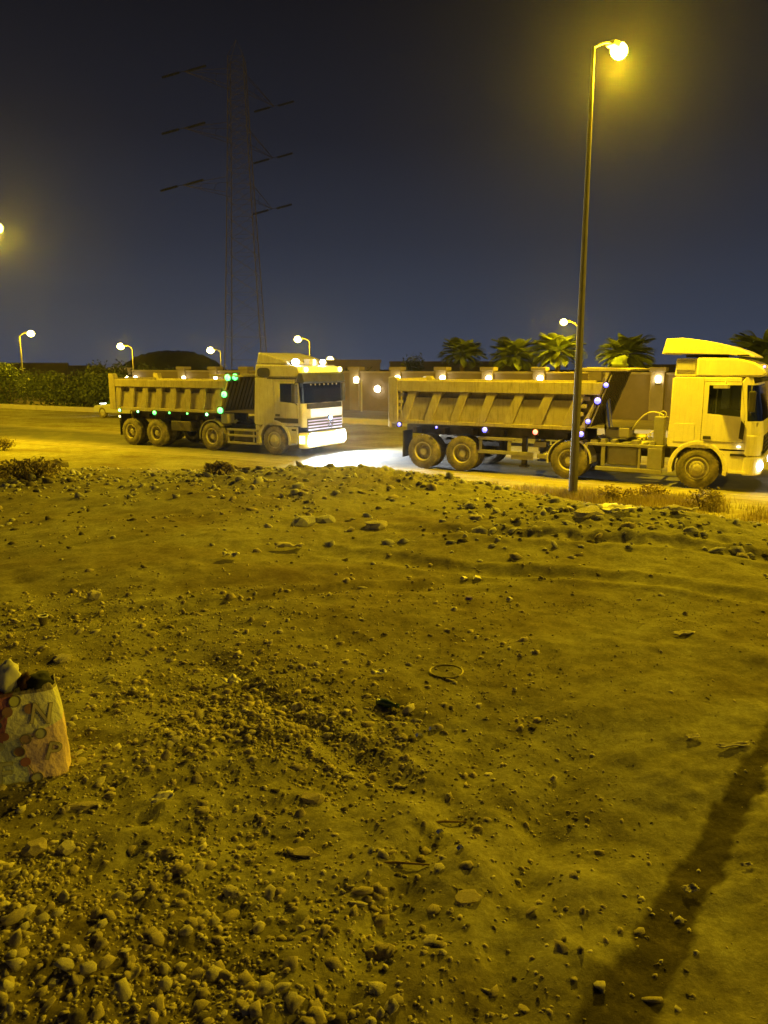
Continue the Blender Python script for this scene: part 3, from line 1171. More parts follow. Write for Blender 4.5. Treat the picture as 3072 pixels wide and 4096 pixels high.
def tipper(root, xr_, xf, zb, zt, nrib, slant, rail_h, xf_bot, zf_top, rear_z, ladder=True):
    """open tipper body: floor, walls, slanted ribs, top rail, posts, sloping dark front wall"""
    body = empty('tipper_body', root)
    y0, y1 = 0.0, WID
    mb = MB()                                  # side plates, recessed behind the ribs
    for ya, yb in ((y0 + 0.26, y0 + 0.30), (y1 - 0.30, y1 - 0.26)):
        mb.prism([(xr_, zb), (xf_bot, zb), (xf - 0.12, zt - rail_h + 0.01), (xr_, zt - rail_h + 0.01)], ya, yb)
    mb.box(xr_, xf_bot, y0 + 0.31, y1 - 0.31, zb - 0.02, zb + 0.05)
    mb.build('side_plate', M_tipper, body)
    for ya, yb in ((y0 - 0.015, y0 + 0.2), (y1 - 0.2, y1 + 0.015)):
        mb = MB()
        mb.prism([(xr_, zt - rail_h), (xf - 0.10, zt - rail_h), (xf, zt), (xr_, zt)], ya, yb)
        mb.build('top_rail', M_tipper, body, bevel=0.012)
        mb = MB()
        mb.box(xr_, xf_bot + 0.02, ya + 0.02, yb - 0.02, zb - 0.075, zb + 0.03)
        mb.build('bottom_rail', M_tipper, body, bevel=0.01)
    step = (xf - 0.62 - xr_ - 0.5) / (nrib - 1) if ladder else (xf - 0.35 - xr_ - 0.2) / (nrib - 1)
    st = xr_ + (0.5 if ladder else 0.2)
    for side in (0, 1):
        for i in range(nrib):
            x = st + step * i
            w = 0.135
            rb = MB()
            ya, yb = (y0 + 0.008, y0 + 0.258) if side == 0 else (y1 - 0.258, y1 - 0.008)
            rb.prism([(x - slant - w, zb + 0.032), (x - slant + w, zb + 0.032), (x + w, zt - rail_h - 0.002), (x - w, zt - rail_h - 0.002)], ya, yb)
            rb.build('rib', M_tipper, body, bevel=0.015)
        # raised panels between the ribs stop short of the rail and leave the dark slots
        for i in range(nrib - 1):
            x = st + step * i
            w = 0.15
            pn = MB()
            ya, yb = (y0 + 0.075, y0 + 0.257) if side == 0 else (y1 - 0.257, y1 - 0.075)
            zt2 = zt - rail_h - 0.17
            k = 1 - 0.17 / (zt - rail_h - zb)
            xa, xb = x + w, x + step - w
            pn.prism([(xa - slant, zb + 0.034), (xb - slant, zb + 0.034), (xb - slant * (1 - k), zt2), (xa - slant * (1 - k), zt2)], ya, yb)
            pn.build('panel', M_tipper, body)
        if ladder:
            for x_a, x_b, dx_ in ((xr_ + 0.0, xr_ + 0.22, 0.0), (st + step * (nrib - 1) + 0.14, xf - 0.30, 0.32)):
                for k in range(4):
                    z = zb + 0.10 + 0.21 * k
                    s_ = MB()
                    ya, yb = (y0 + 0.03, y0 + 0.257) if side == 0 else (y1 - 0.257, y1 - 0.03)
                    sh = -slant * (1 - (z - zb) / (zt - rail_h - zb))
                    s_.box(x_a + (sh if dx_ else 0), x_b + sh * (1 if dx_ else 0.5), ya, yb, z, z + 0.10)
                    s_.build('step_bar', M_tipper, body, bevel=0.01)
    # rear posts and tailgate
    for ya, yb in ((y0 - 0.02, y0 + 0.2), (y1 - 0.2, y1 + 0.02)):
        mb = MB()
        mb.prism([(xr_ - 0.32, zb - 0.05), (xr_ - 0.004, zb - 0.08), (xr_ - 0.004, zt + 0.02), (xr_ - 0.08, rear_z), (xr_ - 0.32, rear_z)], ya, yb)
        mb.build('rear_post', M_tipper, body, bevel=0.012)
    tg = MB()
    tg.box(xr_ - 0.28, xr_ - 0.2, y0 + 0.203, y1 - 0.203, zb, zt + 0.05)
    for k in range(3):
        z = zb + 0.15 + 0.42 * k
        tg.box(xr_ - 0.36, xr_ - 0.282, y0 + 0.25, y1 - 0.25, z, z + 0.14)
    tg.build('tailgate', M_tipper, body)
    # front wall leaning forward, dark, with vertical corrugation
    mb = MB()
    mb.prism([(xf_bot + 0.022, zb), (xf_bot + 0.04, zb), (xf + 0.08, zf_top - 0.09), (xf + 0.03, zf_top - 0.09)], y0 + 0.09, y1 - 0.09)
    mb.build('front_wall', M_frontwall, body)
    dxf = xf + 0.32 - (xf_bot + 0.06)
    for i in range(11):
        y = y0 + 0.26 + (y1 - y0 - 0.52) * i / 10
        c = MB()
        c.prism([(xf_bot + 0.042, zb + 0.03), (xf_bot + 0.09, zb + 0.03), (xf + 0.13, zf_top - 0.12), (xf + 0.082, zf_top - 0.12)], y - 0.045, y + 0.045)
        c.build('corrugation', M_frontwall, body)
    for ya, yb in ((y0 + 0.0, y0 + 0.088), (y1 - 0.088, y1 - 0.0)):
        mb = MB()
        mb.prism([(xf_bot - 0.10, zb - 0.02), (xf_bot + 0.06, zb - 0.02), (xf + 0.14, zf_top - 0.09), (xf + 0.012, zf_top - 0.09), (xf + 0.012, zt)], ya, yb)
        mb.build('front_post', M_tipper, body, bevel=0.01)
    mb = MB()
    mb.prism([(xf - 0.75, zf_top - 0.085), (xf + 0.62, zf_top - 0.085), (xf + 0.64, zf_top - 0.03), (xf + 0.30, zf_top), (xf - 0.75, zf_top)], y0 - 0.01, y1 + 0.01)
    mb.build('front_canopy', M_tipper, body, bevel=0.01)
    return body


def chassis(root, x0, x1, xt0, xt1):
    mb = MB()
    for y in (0.78, 1.64):
        mb.box(x0, x1, y - 0.045, y + 0.045, 0.66, 0.92)
    for i in range(6):
        x = x0 + (x1 - x0) * (i + 0.5) / 6
        mb.box(x - 0.04, x + 0.04, 0.828, 1.592, 0.70, 0.86)
    mb.build('chassis', M_chassis, root)
    mb = MB()
    for y in (0.70, 1.72):
        mb.box(xt0, xt1, y - 0.06, y + 0.06, 0.98, 1.262)
    for i in range(6):
        x = xt0 + (xt1 - xt0) * (i + 0.5) / 6
        mb.box(x - 0.05, x + 0.05, 0.3, 2.2, 1.03, 1.20)
    mb.build('trailer_frame', M_chassis, root)


def axle(root, x, r):
    mb = MB()
    mb.bar((x, 0.3, r), (x, WID - 0.3, r), 0.075, 10)
    mb.box(x - 0.45, x + 0.45, 0.62, 0.70, r + 0.08, r + 0.2)
    mb.box(x - 0.45, x + 0.45, WID - 0.70, WID - 0.62, r + 0.08, r + 0.2)
    mb.build('axle', M_chassis, root)


def arch(mb, cx, cz, r0, r1, a0, a1, y0, y1, n=18):
    poly = [(cx + r1 * math.cos(rad(a0 + (a1 - a0) * i / n)), cz + r1 * math.sin(rad(a0 + (a1 - a0) * i / n))) for i in range(n + 1)]
    poly2 = [(cx + r0 * math.cos(rad(a0 + (a1 - a0) * i / n)), cz + r0 * math.sin(rad(a0 + (a1 - a0) * i / n))) for i in range(n + 1)]
    for i in range(n):
        mb.prism([poly[i], poly[i + 1], poly2[i + 1], poly2[i]], y0, y1)


def plan(xs_, fx, R, back=None, half=None):
    """front outline in plan (x, y): side at xs_, rounded corners of depth R, front at fx"""
    p = []
    for i in range(8):
        a = (math.pi / 2) * i / 7
        p.append((xs_ + (fx - xs_) * math.sin(a) ** 0.85, R * (1 - math.cos(a))))
    p2 = [(x, WID - y) for x, y in p[::-1]]
    return p, p2


def loft(mb, pa, za, pb_, zb_):
    n = len(pa)
    vs = [(x, y, za) for x, y in pa] + [(x, y, zb_) for x, y in pb_]
    fs = [tuple(range(n - 1, -1, -1)), tuple(range(n, 2 * n))] + [(i, (i + 1) % n, (i + 1) % n + n, i + n) for i in range(n)]
    return mb.add(vs, fs)


def shell(mb, levels, th=0.035):
    """curved front sheet through levels of (z, xs, fx, R)"""
    rows = []
    for z, xs_, fx, R in levels:
        p, p2 = plan(xs_, fx, R)
        o_ = p + p2
        i_ = [(x - th * 0.8, WID / 2 + (y - WID / 2) * (1 - th / WID * 2)) for x, y in o_]
        rows.append(([(x, y, z) for x, y in o_], [(x, y, z) for x, y in i_]))
    n = len(rows[0][0])
    vs = []
    for a, b in rows:
        vs += a + b
    fs = []
    for k in range(len(rows) - 1):
        b0, b1 = 2 * n * k, 2 * n * (k + 1)
        for i in range(n - 1):
            fs.append((b0 + i, b0 + i + 1, b1 + i + 1, b1 + i))
            fs.append((b0 + n + i, b1 + n + i, b1 + n + i + 1, b0 + n + i + 1))
        for e in (0, n - 1):
            fs.append((b0 + e, b1 + e, b1 + n + e, b0 + n + e))
    bl = 2 * n * (len(rows) - 1)
    for i in range(n - 1):
        fs.append((i, n + i, n + i + 1, i + 1))
        fs.append((bl + i, bl + i + 1, bl + n + i + 1, bl + n + i))
    return mb.add(vs, fs)


def cab(root, paint, bx, zr, a_top, front_x, zs_, win, wind, R=0.3):
    """cab shell with doors, glass and a furnished interior. bx rear x, zr roof height, front_x foremost x, zs_ sill height,
    win = window corners (bl, br, tr, tl) as (x, z), wind = windscreen (z bottom, z top)"""
    seam = 0.03
    zb = 1.02
    y0, y1 = 0.0, WID
    wb, wt = wind
    mb = MB()
    for ya, yb in ((y0, y0 + 0.05), (y1 - 0.05, y1)):
        mb.prism([(bx, zb + 0.08), (bx + 0.03, zb), (seam, zb), (seam, zr), (bx + 0.08, zr)], ya, yb)          # sleeper side
        mb.prism([(seam + 0.001, zb), (a_top + 0.16, zb), (a_top + 0.16, zs_), (seam + 0.001, zs_)], ya, yb)    # sill
        mb.prism([(seam + 0.001, zr - 0.10), (a_top - 0.02, zr - 0.10), (a_top - 0.04, zr), (seam + 0.001, zr)], ya, yb)
        mb.prism([(a_top + 0.10, zs_), (a_top + 0.165, zs_), (a_top + 0.165, wb), (a_top + 0.10, wb)], ya, yb)  # corner ahead of the door
        mb.prism([(a_top + 0.085, wb), (a_top + 0.165, wb), (a_top + 0.10, wt), (a_top + 0.06, zr), (a_top - 0.02, zr - 0.102)], ya, yb)   # A pillar
    mb.box(bx + 0.03, bx + 0.09, y0 + 0.052, y1 - 0.052, zb, zr - 0.03)
    mb.prism([(bx + 0.06, zr - 0.05), (a_top + 0.05, zr - 0.05), (a_top + 0.02, zr - 0.002), (bx + 0.08, zr - 0.002)], y0 + 0.052, y1 - 0.052)
    mb.build('cab', paint, root, bevel=0.012)
    mb = MB()   # front panel under the windscreen
    shell(mb, [(0.98, a_top + 0.168, front_x, R), (wb - 0.25, a_top + 0.168, front_x, R), (wb, a_top + 0.168, front_x - 0.035, R)])
    mb.build('front_panel', paint, root)
    mb = MB()
    shell(mb, [(wb + 0.004, a_top + 0.170, front_x - 0.04, R), (wt, a_top + 0.105, a_top + 0.105 + (front_x - a_top) * 0.42, R * 0.9)], 0.012)
    mb.build('windscreen', M_glass, root)
    mb = MB()
    shell(mb, [(wt + 0.003, a_top + 0.10, a_top + 0.10 + (front_x - a_top) * 0.42, R * 0.9), (zr + 0.01, a_top + 0.06, a_top + 0.06 + (front_x - a_top) * 0.38, R * 0.9)], 0.03)
    mb.build('windscreen_header', paint, root)
    # interior: floor, dashboard, two seats, wheel, rear bunk wall
    mb = MB()
    mb.box(bx + 0.12, front_x - 0.2, y0 + 0.06, y1 - 0.06, zb + 0.01, zb + 0.06)
    mb.box(bx + 0.092, bx + 0.14, y0 + 0.06, y1 - 0.06, zb + 0.06, zr - 0.06)
    mb.box(bx + 0.15, bx + 0.5, y0 + 0.06, y1 - 0.06, zb + 0.065, zb + 0.55)
    mb.build('cab_lining', M_inter, root)
    mb = MB()
    mb.prism([(front_x - 0.55, wb - 0.35), (front_x - 0.17, wb - 0.35), (front_x - 0.11, wb - 0.02), (front_x - 0.5, wb + 0.02)], y0 + 0.07, y1 - 0.07)
    mb.build('dashboard', M_trim, root, bevel=0.03)
    for yc in (0.62, 1.88):
        mb = MB()
        mb.box(0.0, 0.5, yc - 0.26, yc + 0.26, zb + 0.35, zb + 0.52)
        mb.prism([(-0.08, zb + 0.5), (0.05, zb + 0.5), (-0.06, zb + 1.25), (-0.17, zb + 1.25)], yc - 0.25, yc + 0.25)
        mb.build('seat', M_inter, root, bevel=0.03)
    mb = MB()
    c = Vector((front_x - 0.62, 1.88, wb + 0.02))
    ring_ = []
    for i in range(17):
        a = 2 * math.pi * i / 16
        ring_.append(c + Vector((0.10 * math.sin(a), 0.22 * math.cos(a), 0.2 * math.sin(a))))
    mb.tube(ring_, 0.018, 6)
    mb.bar(c, c + Vector((0.25, 0, -0.3)), 0.03, 6)
    mb.build('steering_wheel', M_black, root)
    # doors
    (wbl, wbr, wtr, wtl) = win
    for side in (0, 1):
        ya, yb = (y0 - 0.012, y0 + 0.035) if side == 0 else (y1 - 0.035, y1 + 0.012)
        outer = [(seam + 0.012, zs_ + 0.006), (a_top + 0.095, zs_ + 0.006), (a_top + 0.08, wbr[1] + 0.1), (a_top - 0.03, zr - 0.108), (seam + 0.012, zr - 0.108)]
        inner = [wbl, wbr, (wbr[0] * 0.5 + wtr[0] * 0.5 + 0.0, (wbr[1] + wtr[1]) / 2), wtr, wtl]
        mb = MB()
        mb.ring(outer, inner, ya, yb)
        d = mb.build('door', paint, root)
        mb = MB()
        ym = (ya + yb) / 2
        mb.prism(inner, ym - 0.006, ym + 0.006)
        mb.build('window', M_glass, d)
        mb = MB()
        yo = ya - 0.03 if side == 0 else yb + 0.03
        mb.box(seam + 0.06, seam + 0.24, min(yo, ya - 0.001 if side == 0 else yb + 0.001), max(yo, ya - 0.001 if side == 0 else yb + 0.001), zs_ + 0.05, zs_ + 0.13)
        mb.build('handle', M_black, d, bevel=0.01)


def front_end(root, paint, fx, zb, zt):
    """fender, steps, bumper corner pieces"""
    for side in (0, 1):
        ya, yb = (-0.02, 0.42) if side == 0 else (WID - 0.42, WID + 0.02)
        mb = MB()
        arch(mb, 0, 0.50, 0.60, 0.70, -12, 192, ya, yb)
        mb.build('fender', paint, root, bevel=0.01)
        yc, yd = (0.0, 0.10) if side == 0 else (WID - 0.10, WID)
        mb = MB()
        mb.prism([(0.66, 0.46), (fx - 0.22, 0.46), (fx - 0.22, 0.985), (0.50, 0.985), (0.60, 0.88)], yc + 0.01, yd - 0.01)
        mb.box(0.72, fx - 0.24, yc - 0.03 if side == 0 else yd - 0.005, yc + 0.008 if side == 0 else yd + 0.03, 0.44, 0.49)
        mb.build('step_panel', paint, root)
        mb = MB()
        mb.box(0.74, fx - 0.26, yc - 0.001 if side == 0 else yd - 0.012, yc + 0.012 if side == 0 else yd + 0.001, 0.86, 0.92)
        mb.build('step_slot', M_black, root)


def mirror(root, x, y_side, z0, z1, s):
    mb = MB()
    ya = y_side - 0.30 * s
    mb.box(x - 0.05, x + 0.10, min(ya, ya + 0.2 * s), max(ya, ya + 0.2 * s), z0, z1)
    o = mb.build('mirror', M_black, root, bevel=0.03)
    mb = MB()
    mb.bar((x, ya + 0.1 * s, z1 - 0.02), (x - 0.02, y_side + 0.02 * s, z1 + 0.12), 0.018, 6)
    mb.bar((x, ya + 0.1 * s, z0 + 0.02), (x - 0.02, y_side + 0.02 * s, z0 - 0.08), 0.018, 6)
    mb.build('mirror_arm', M_black, o)
    return o


def star_badge(root, x, y, z, r):
    mb = MB()
    pts = [(x, y + r * math.cos(2 * math.pi * i / 28), z + r * math.sin(2 * math.pi * i / 28)) for i in range(29)]
    mb.tube(pts, r * 0.09, 6)
    for k in range(3):
        a = rad(90 + 120 * k)
        mb.bar((x, y, z), (x, y + r * math.cos(a), z + r * math.sin(a)), r * 0.17, 6, r * 0.04)
    return mb.build('grille_badge', M_chrome, root)


# ---------------- right truck
R0 = (7.85, 19.28, 0.03)
TR = thing('tipper_truck', 'right tipper truck with tall roof fairing and blue marker lights behind the lamp pole', 'truck', R0, rad(-30), 'tipper trucks on the road')
for x, du in ((0.0, False), (-3.28, True), (-6.45, True), (-7.72, True)):
    rr = 0.51
    wheel(TR, x, 0.0, rr, 1, du, front=not du)
    wheel(TR, x, WID, rr, -1, du, front=not du)
    axle(TR, x, rr)
chassis(TR, -4.0, 1.0, -8.6, -3.0)
BR = tipper(TR, -8.58, -2.42, 1.40, 2.60, 7, 0.34, 0.32, -2.92, 2.98, 2.70)
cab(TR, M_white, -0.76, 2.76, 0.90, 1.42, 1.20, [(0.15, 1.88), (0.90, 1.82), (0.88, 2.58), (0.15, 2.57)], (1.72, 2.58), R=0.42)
# high roof: forward bulge and inset rear part
mb = MB()
mb.prism([(-0.18, 2.772), (1.30, 2.772), (1.42, 2.86), (1.34, 2.98), (1.12, 3.12), (0.80, 3.225), (-0.18, 3.24)], -0.005, WID + 0.005)
mb.build('high_roof', M_white, TR, bevel=0.05)
mb = MB()
mb.prism([(-0.70, 2.772), (-0.184, 2.772), (-0.184, 3.22), (-0.68, 3.22)], 0.10, WID - 0.10)
mb.build('roof_locker', M_white, TR, bevel=0.03)
mb = MB()
mb.box(-0.66, -0.22, 0.07, 0.098, 2.93, 3.17)
mb.build('locker_panel', M_cream, TR, bevel=0.01)
# deflector on top, open underneath at the back
mb = MB()
mb.prism([(-1.02, 3.32), (-0.93, 3.70), (-0.55, 3.715), (0.0, 3.64), (0.5, 3.52), (0.86, 3.39), (1.10, 3.26), (1.10, 3.228), (0.8, 3.262), (0.5, 3.30), (-0.9, 3.34)], 0.0, WID)
mb.build('roof_deflector', M_white, TR, bevel=0.05)
mb = MB()
for y in (0.4, 2.1):
    mb.box(-0.5, 0.3, y - 0.03, y + 0.03, 3.242, 3.312)
mb.build('deflector_bracket', M_black, TR)
mb = MB()
mb.box(0.72, 0.98, -0.012, 0.02, 3.262, 3.30)
mb.build('deflector_hinge', M_black, TR)
mb = MB()
mb.prism([(1.05, 2.60), (1.30, 2.66), (1.32, 2.755), (1.04, 2.755)], 0.1, WID - 0.1)
mb.build('sun_visor', M_black, TR, bevel=0.02)
front_end(TR, M_white, 1.36, 0.4, 0.9)
mb = MB()
pa_ = sum(plan(1.10, 1.44, 0.40), []) + [(1.02, WID), (1.02, 0.0)]
pb_ = sum(plan(1.10, 1.47, 0.40), []) + [(1.02, WID), (1.02, 0.0)]
loft(mb, pa_, 0.40, pb_, 0.87)
bp = mb.build('bumper', M_white, TR, bevel=0.04)
for y in (0.24, WID - 0.24):
    mb = MB()
    mb.ball((1.385, y * 0.86 if y < 1 else WID - 0.206, 0.64), 0.125, 0.75, 0.9, 1.0, 14, 8)
    mb.build('headlight', E_head, bp, smooth=True)
for flip in (0, 1):
    p_, _ = plan(1.07, 1.445, 0.40)
    poly = p_[:6] + [(1.10, p_[5][1]), (1.07, 0.03)]
    poly = [(x, y - 0.012) if not flip else (x, WID - y + 0.012) for x, y in poly]
    mb = MB()
    loft(mb, poly, 0.885, [(x - 0.012, y) for x, y in poly], 1.38)
    mb.build('corner_deflector', M_white, TR, bevel=0.015)
mb = MB()
mb.box(1.422, 1.447, 0.40, WID - 0.40, 0.90, 1.36)
for k in range(4):
    mb.box(1.449, 1.472, 0.42, WID - 0.42, 0.93 + 0.11 * k, 0.975 + 0.11 * k)
mb.build('grille', M_black, TR)
mb = MB()
mb.prism([(0.90, 1.30), (1.00, 1.27), (1.02, 1.62), (0.93, 1.74)], -0.022, -0.004)
mb.build('lower_window', M_black, TR)
mb = MB()
mb.box(0.28, 0.62, -0.30, -0.02, 2.50, 2.60)
mb.bar((0.5, -0.05, 2.6), (0.52, 0.0, 2.68), 0.02, 6)
mb.build('kerb_mirror', M_cream, TR, bevel=0.03)
mirror(TR, 1.12, 0.0, 1.95, 2.45, 1)
mirror(TR, 1.12, WID, 1.95, 2.45, -1)
mb = MB()
mb.ball((0.92, -0.035, 1.10), 0.035, 1.3, 0.7, 0.7, 8, 5)
mb.build('side_lamp', emit('side_lamp_lens', (1.0, 0.9, 0.6), 5.0), TR)
marker(TR, 1.33, 0.0, 3.02, emit('violet_marker_lens', (0.4, 0.2, 1.0), 3.0), 0.03)
# sill locker hatch seam and side box between the axles
mb = MB()
mb.box(-0.62, -0.12, -0.010, -0.001, 1.16, 1.62)
mb.build('locker_hatch', M_white, TR, bevel=0.006)
mb = MB()
mb.box(-2.86, -0.86, 0.04, 0.50, 0.95, 1.02)
mb.box(-2.88, -2.78, 0.02, 0.12, 0.40, 0.945)
mb.box(-2.42, -2.32, 0.05, 0.12, 0.42, 0.945)
mb.box(-1.46, -1.40, 0.05, 0.12, 0.36, 0.945)
mb.box(-2.55, -0.85, 0.0, 0.10, 0.30, 0.40)
mb.box(-1.22, -0.86, 0.02, 0.45, 0.42, 0.945)
mb.build('side_guard', M_guard, TR, bevel=0.008)
mb = MB()
mb.box(-2.30, -1.48, 0.16, 0.62, 0.44, 0.93)
mb.build('fuel_tank', M_guard, TR, bevel=0.06)
mb = MB()
for i in range(7):
    x = -2.7 + 0.26 * i + random.uniform(-0.05, 0.05)
    mb.box(x, x + random.uniform(0.08, 0.2), 0.10, 0.5, 1.022, 1.05 + random.uniform(0, 0.07))
mb.build('valve_block', M_guard, TR)
mb = MB()
mb.bar((-2.2, 0.75, 0.94), (-1.2, 0.75, 0.94), 0.14, 12)
mb.bar((-2.0, 1.2, 1.1), (-1.5, 1.2, 1.1), 0.12, 12)
mb.build('air_tank', M_guard, TR)
mb = MB()
mb.lathe([(0.02, 0.0), (0.5, 0.0), (0.5, 0.07), (0.02, 0.07)], (-3.25, WID / 2, 0.925), 'z', 24)
mb.box(-3.7, -2.8, 0.9, 1.6, 0.85, 0.924)
mb.build('fifth_wheel', M_chassis, TR)
for side in (0, 1):
    ya, yb = (0.0, 0.6) if side == 0 else (WID - 0.6, WID)
    mb = MB()
    arch(mb, -3.28, 0.51, 0.575, 0.61, 118, 190, ya, yb, 8)
    arch(mb, -3.28, 0.51, 0.575, 0.61, -5, 62, ya, yb, 8)
    mb.build('mudguard', M_cream, TR)
# cylinder housing and bits behind the cab
mb = MB()
mb.box(-2.45, -1.85, 0.5, 1.3, 1.12, 1.36)
mb.box(-2.05, -1.78, 0.30, 0.75, 1.18, 1.42)
mb.box(-1.15, -0.90, 0.25, 0.6, 1.03, 1.75)
mb.build('gear_box', M_guard, TR, bevel=0.02)
mb = MB()
mb.bar((-2.5, 1.25, 1.0), (-2.75, 1.25, 2.6), 0.11, 12)
mb.build('tipping_cylinder', M_chrome, TR)
mb = MB()
hp = []
for i in range(15):
    s_ = i / 14
    hp.append((-0.95 - 1.0 * s_, 0.42 + 0.25 * s_, 1.78 + 0.16 * math.sin(s_ * 3.0) - 0.80 * s_ ** 2.2))
mb.tube(hp, 0.022, 6)
mb.build('air_hose', M_hose, TR)
mb = MB()
hp = []
for i in range(60):
    s_ = i / 59
    a = s_ * 2 * math.pi * 9
    hp.append((-0.88 - 0.75 * s_ + 0.02 * math.cos(a), 0.55 + 0.05 * math.cos(a), 1.72 - 0.65 * s_ + 0.05 * math.sin(a) - 0.12 * math.sin(math.pi * s_)))
mb.tube(hp, 0.012, 5)
mb.build('coiled_hose', M_hose, TR)
mb = MB()
hp = [(-0.95 + 0.09 * math.cos(2 * math.pi * i / 14), 0.3, 1.80 + 0.09 * math.sin(2 * math.pi * i / 14)) for i in range(15)]
mb.tube(hp, 0.014, 5)
mb.build('air_hose', M_hose, TR)
# trailer landing legs, side guard, mud flap
for y in (0.45, 2.05):
    mb = MB()
    mb.box(-4.75, -4.62, y - 0.065, y + 0.065, 0.25, 1.05)
    mb.box(-4.80, -4.57, y - 0.12, y + 0.12, 0.19, 0.248)
    mb.build('landing_leg', M_chassis, TR)
for y in (0.03, WID - 0.10):
    mb = MB()
    mb.box(-5.95, -4.82, y, y + 0.07, 0.95, 1.03)
    mb.box(-6.0, -4.3, y, y + 0.07, 0.56, 0.66)
    mb.box(-5.92, -5.84, y + 0.01, y + 0.06, 0.663, 0.947)
    mb.box(-5.06, -4.96, y + 0.01, y + 0.06, 0.663, 0.947)
    mb.box(-4.95, -4.3, y + 0.02, y + 0.06, 0.44, 0.558)
    mb.build('trailer_side_guard', M_guard, TR, bevel=0.008)
mb = MB()
mb.box(-4.35, -4.0, 0.25, 0.6, 0.80, 0.95)
mb.box(-4.2, -3.95, 0.1, 0.5, 0.50, 0.62)
mb.build('tool_box', M_guard, TR, bevel=0.01)
for y in (0.02, WID - 0.62):
    mb = MB()
    mb.box(-8.42, -8.40, y, y + 0.6, 0.30, 1.1)
    mb.build('mud_flap', M_black, TR)
mb = MB()
mb.box(-8.90, -8.70, 0.05, 0.5, 1.18, 1.30)
mb.bar((-8.85, 0.0, 1.2), (-8.85, 0.0, 1.36), 0.05, 8)
mb.build('rear_hinge', M_tipper, TR)
for x, z, m_, r_ in ((-8.50, 1.29, E_blue, 0.058), (-7.25, 1.25, E_blue, 0.036), (-5.72, 1.24, E_blue, 0.075), (-4.22, 1.24, E_red, 0.070), (-2.95, 1.24, E_blue, 0.072)):
    marker(TR, x, -0.06, z, m_, r_)
mb = MB()
mb.bar((-2.74, 0.02, 1.44), (-2.24, 0.02, 2.80), 0.022, 6)
mb.build('pale_strip', M_guard, TR)
for k, zz_ in ((0.12, 1.58), (0.50, 2.13), (0.83, 2.54)):
    marker(TR, -2.86 + 0.60 * k, -0.03, zz_, E_blue, 0.085 if 0.4 < k < 0.6 else 0.062)
# folded tarpaulin and scraps on the canopy
V, Fc = [], []
n1, n2 = 26, 12
for i in range(n1):
    for j in range(n2):
        a = 2 * math.pi * j / n2
        x = i / (n1 - 1)
        rr = (0.07 + 0.04 * math.sin(math.pi * x) + 0.05 * math.sin(13 * x + 2 * a) + 0.04 * random.random()) * (0.35 + 0.65 * math.sin(math.pi * min(1, max(0.04, x * 1.0))))
        V.append((-2.35 + 0.30 * math.cos(a) * rr * 4.2 + 0.1 * math.sin(6 * x), 0.15 + 2.1 * x, 3.0 + rr * (math.sin(a) + 0.85)))
for i in range(n1 - 1):
    for j in range(n2):
        Fc.append((i * n2 + j, i * n2 + (j + 1) % n2, (i + 1) * n2 + (j + 1) % n2, (i + 1) * n2 + j))
link('tarpaulin', fast_mesh('tarpaulin', V, Fc, M_tarp, True), TR)

# ---------------- left truck
L0 = (-3.77, 26.63, 0.03)
TL = thing('tipper_truck', 'left tipper truck with glaring white bumper lights and green marker lights', 'truck', L0, rad(-30), 'tipper trucks on the road')
for x, du in ((0.0, False), (-2.85, True), (-5.65, True), (-7.0, True)):
    rr = 0.51
    wheel(TL, x, 0.0, rr, 1, du, front=not du)
    wheel(TL, x, WID, rr, -1, du, front=not du)
    axle(TL, x, rr)
chassis(TL, -3.5, 1.0, -7.6, -2.6)
BL = tipper(TL, -7.75, -2.12, 1.42, 2.50, 8, 0.16, 0.27, -2.55, 2.72, 2.72, ladder=False)
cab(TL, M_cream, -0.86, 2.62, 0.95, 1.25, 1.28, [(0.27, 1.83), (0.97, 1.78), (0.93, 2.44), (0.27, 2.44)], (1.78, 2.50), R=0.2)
mb = MB()
mb.prism([(-0.80, 2.632), (0.98, 2.632), (1.10, 2.80), (1.02, 2.98), (0.86, 3.05), (-0.76, 3.08)], 0.01, WID - 0.01)
mb.build('high_roof', M_cream, TL, bevel=0.05)
mb = MB()
mb.prism([(-0.74, 3.085), (0.62, 3.066), (0.56, 3.17), (-0.10, 3.36), (-0.64, 3.48)], 0.05, WID - 0.05)
mb.build('roof_deflector', M_cream, TL, bevel=0.04)
ov = [(-0.40 + 0.27 * math.copysign(abs(math.cos(a)) ** 0.6, math.cos(a)), 2.80 + 0.16 * math.copysign(abs(math.sin(a)) ** 0.6, math.sin(a))) for a in [2 * math.pi * i / 20 for i in range(20)]]
for ya, yb in ((-0.004, 0.02), (WID - 0.02, WID + 0.004)):
    mb = MB()
    mb.prism(ov, ya, yb)
    mb.build('side_vent', M_black, TL)
mb = MB()
mb.box(-0.25, 0.98, -0.008, 0.006, 2.585, 2.622)
mb.build('roof_gutter', M_black, TL)
mb = MB()
mb.box(0.02, 1.02, -0.010, -0.001, 1.12, 1.27)
mb.build('sill_trim', M_black, TL)
front_end(TL, M_cream, 1.18, 0.4, 0.9)
mb = MB()
mb.prism([(0.95, 2.46), (1.22, 2.44), (1.30, 2.50), (1.22, 2.76), (1.06, 2.79)], -0.01, WID + 0.01)
mb.build('sun_visor', M_black, TL, bevel=0.02)
for i in range(7):
    mb = MB()
    mb.ball((1.245, 0.45 + 0.26 * i, 2.40), 0.035, 0.6, 1, 1, 8, 5)
    mb.build('visor_fringe', M_trim, TL)
mb = MB()
mb.prism([(1.085, 2.803), (1.16, 2.81), (1.13, 2.99), (1.06, 2.98)], 0.08, WID - 0.06)
sg = mb.build('roof_sign', E_amber, TL, bevel=0.01)
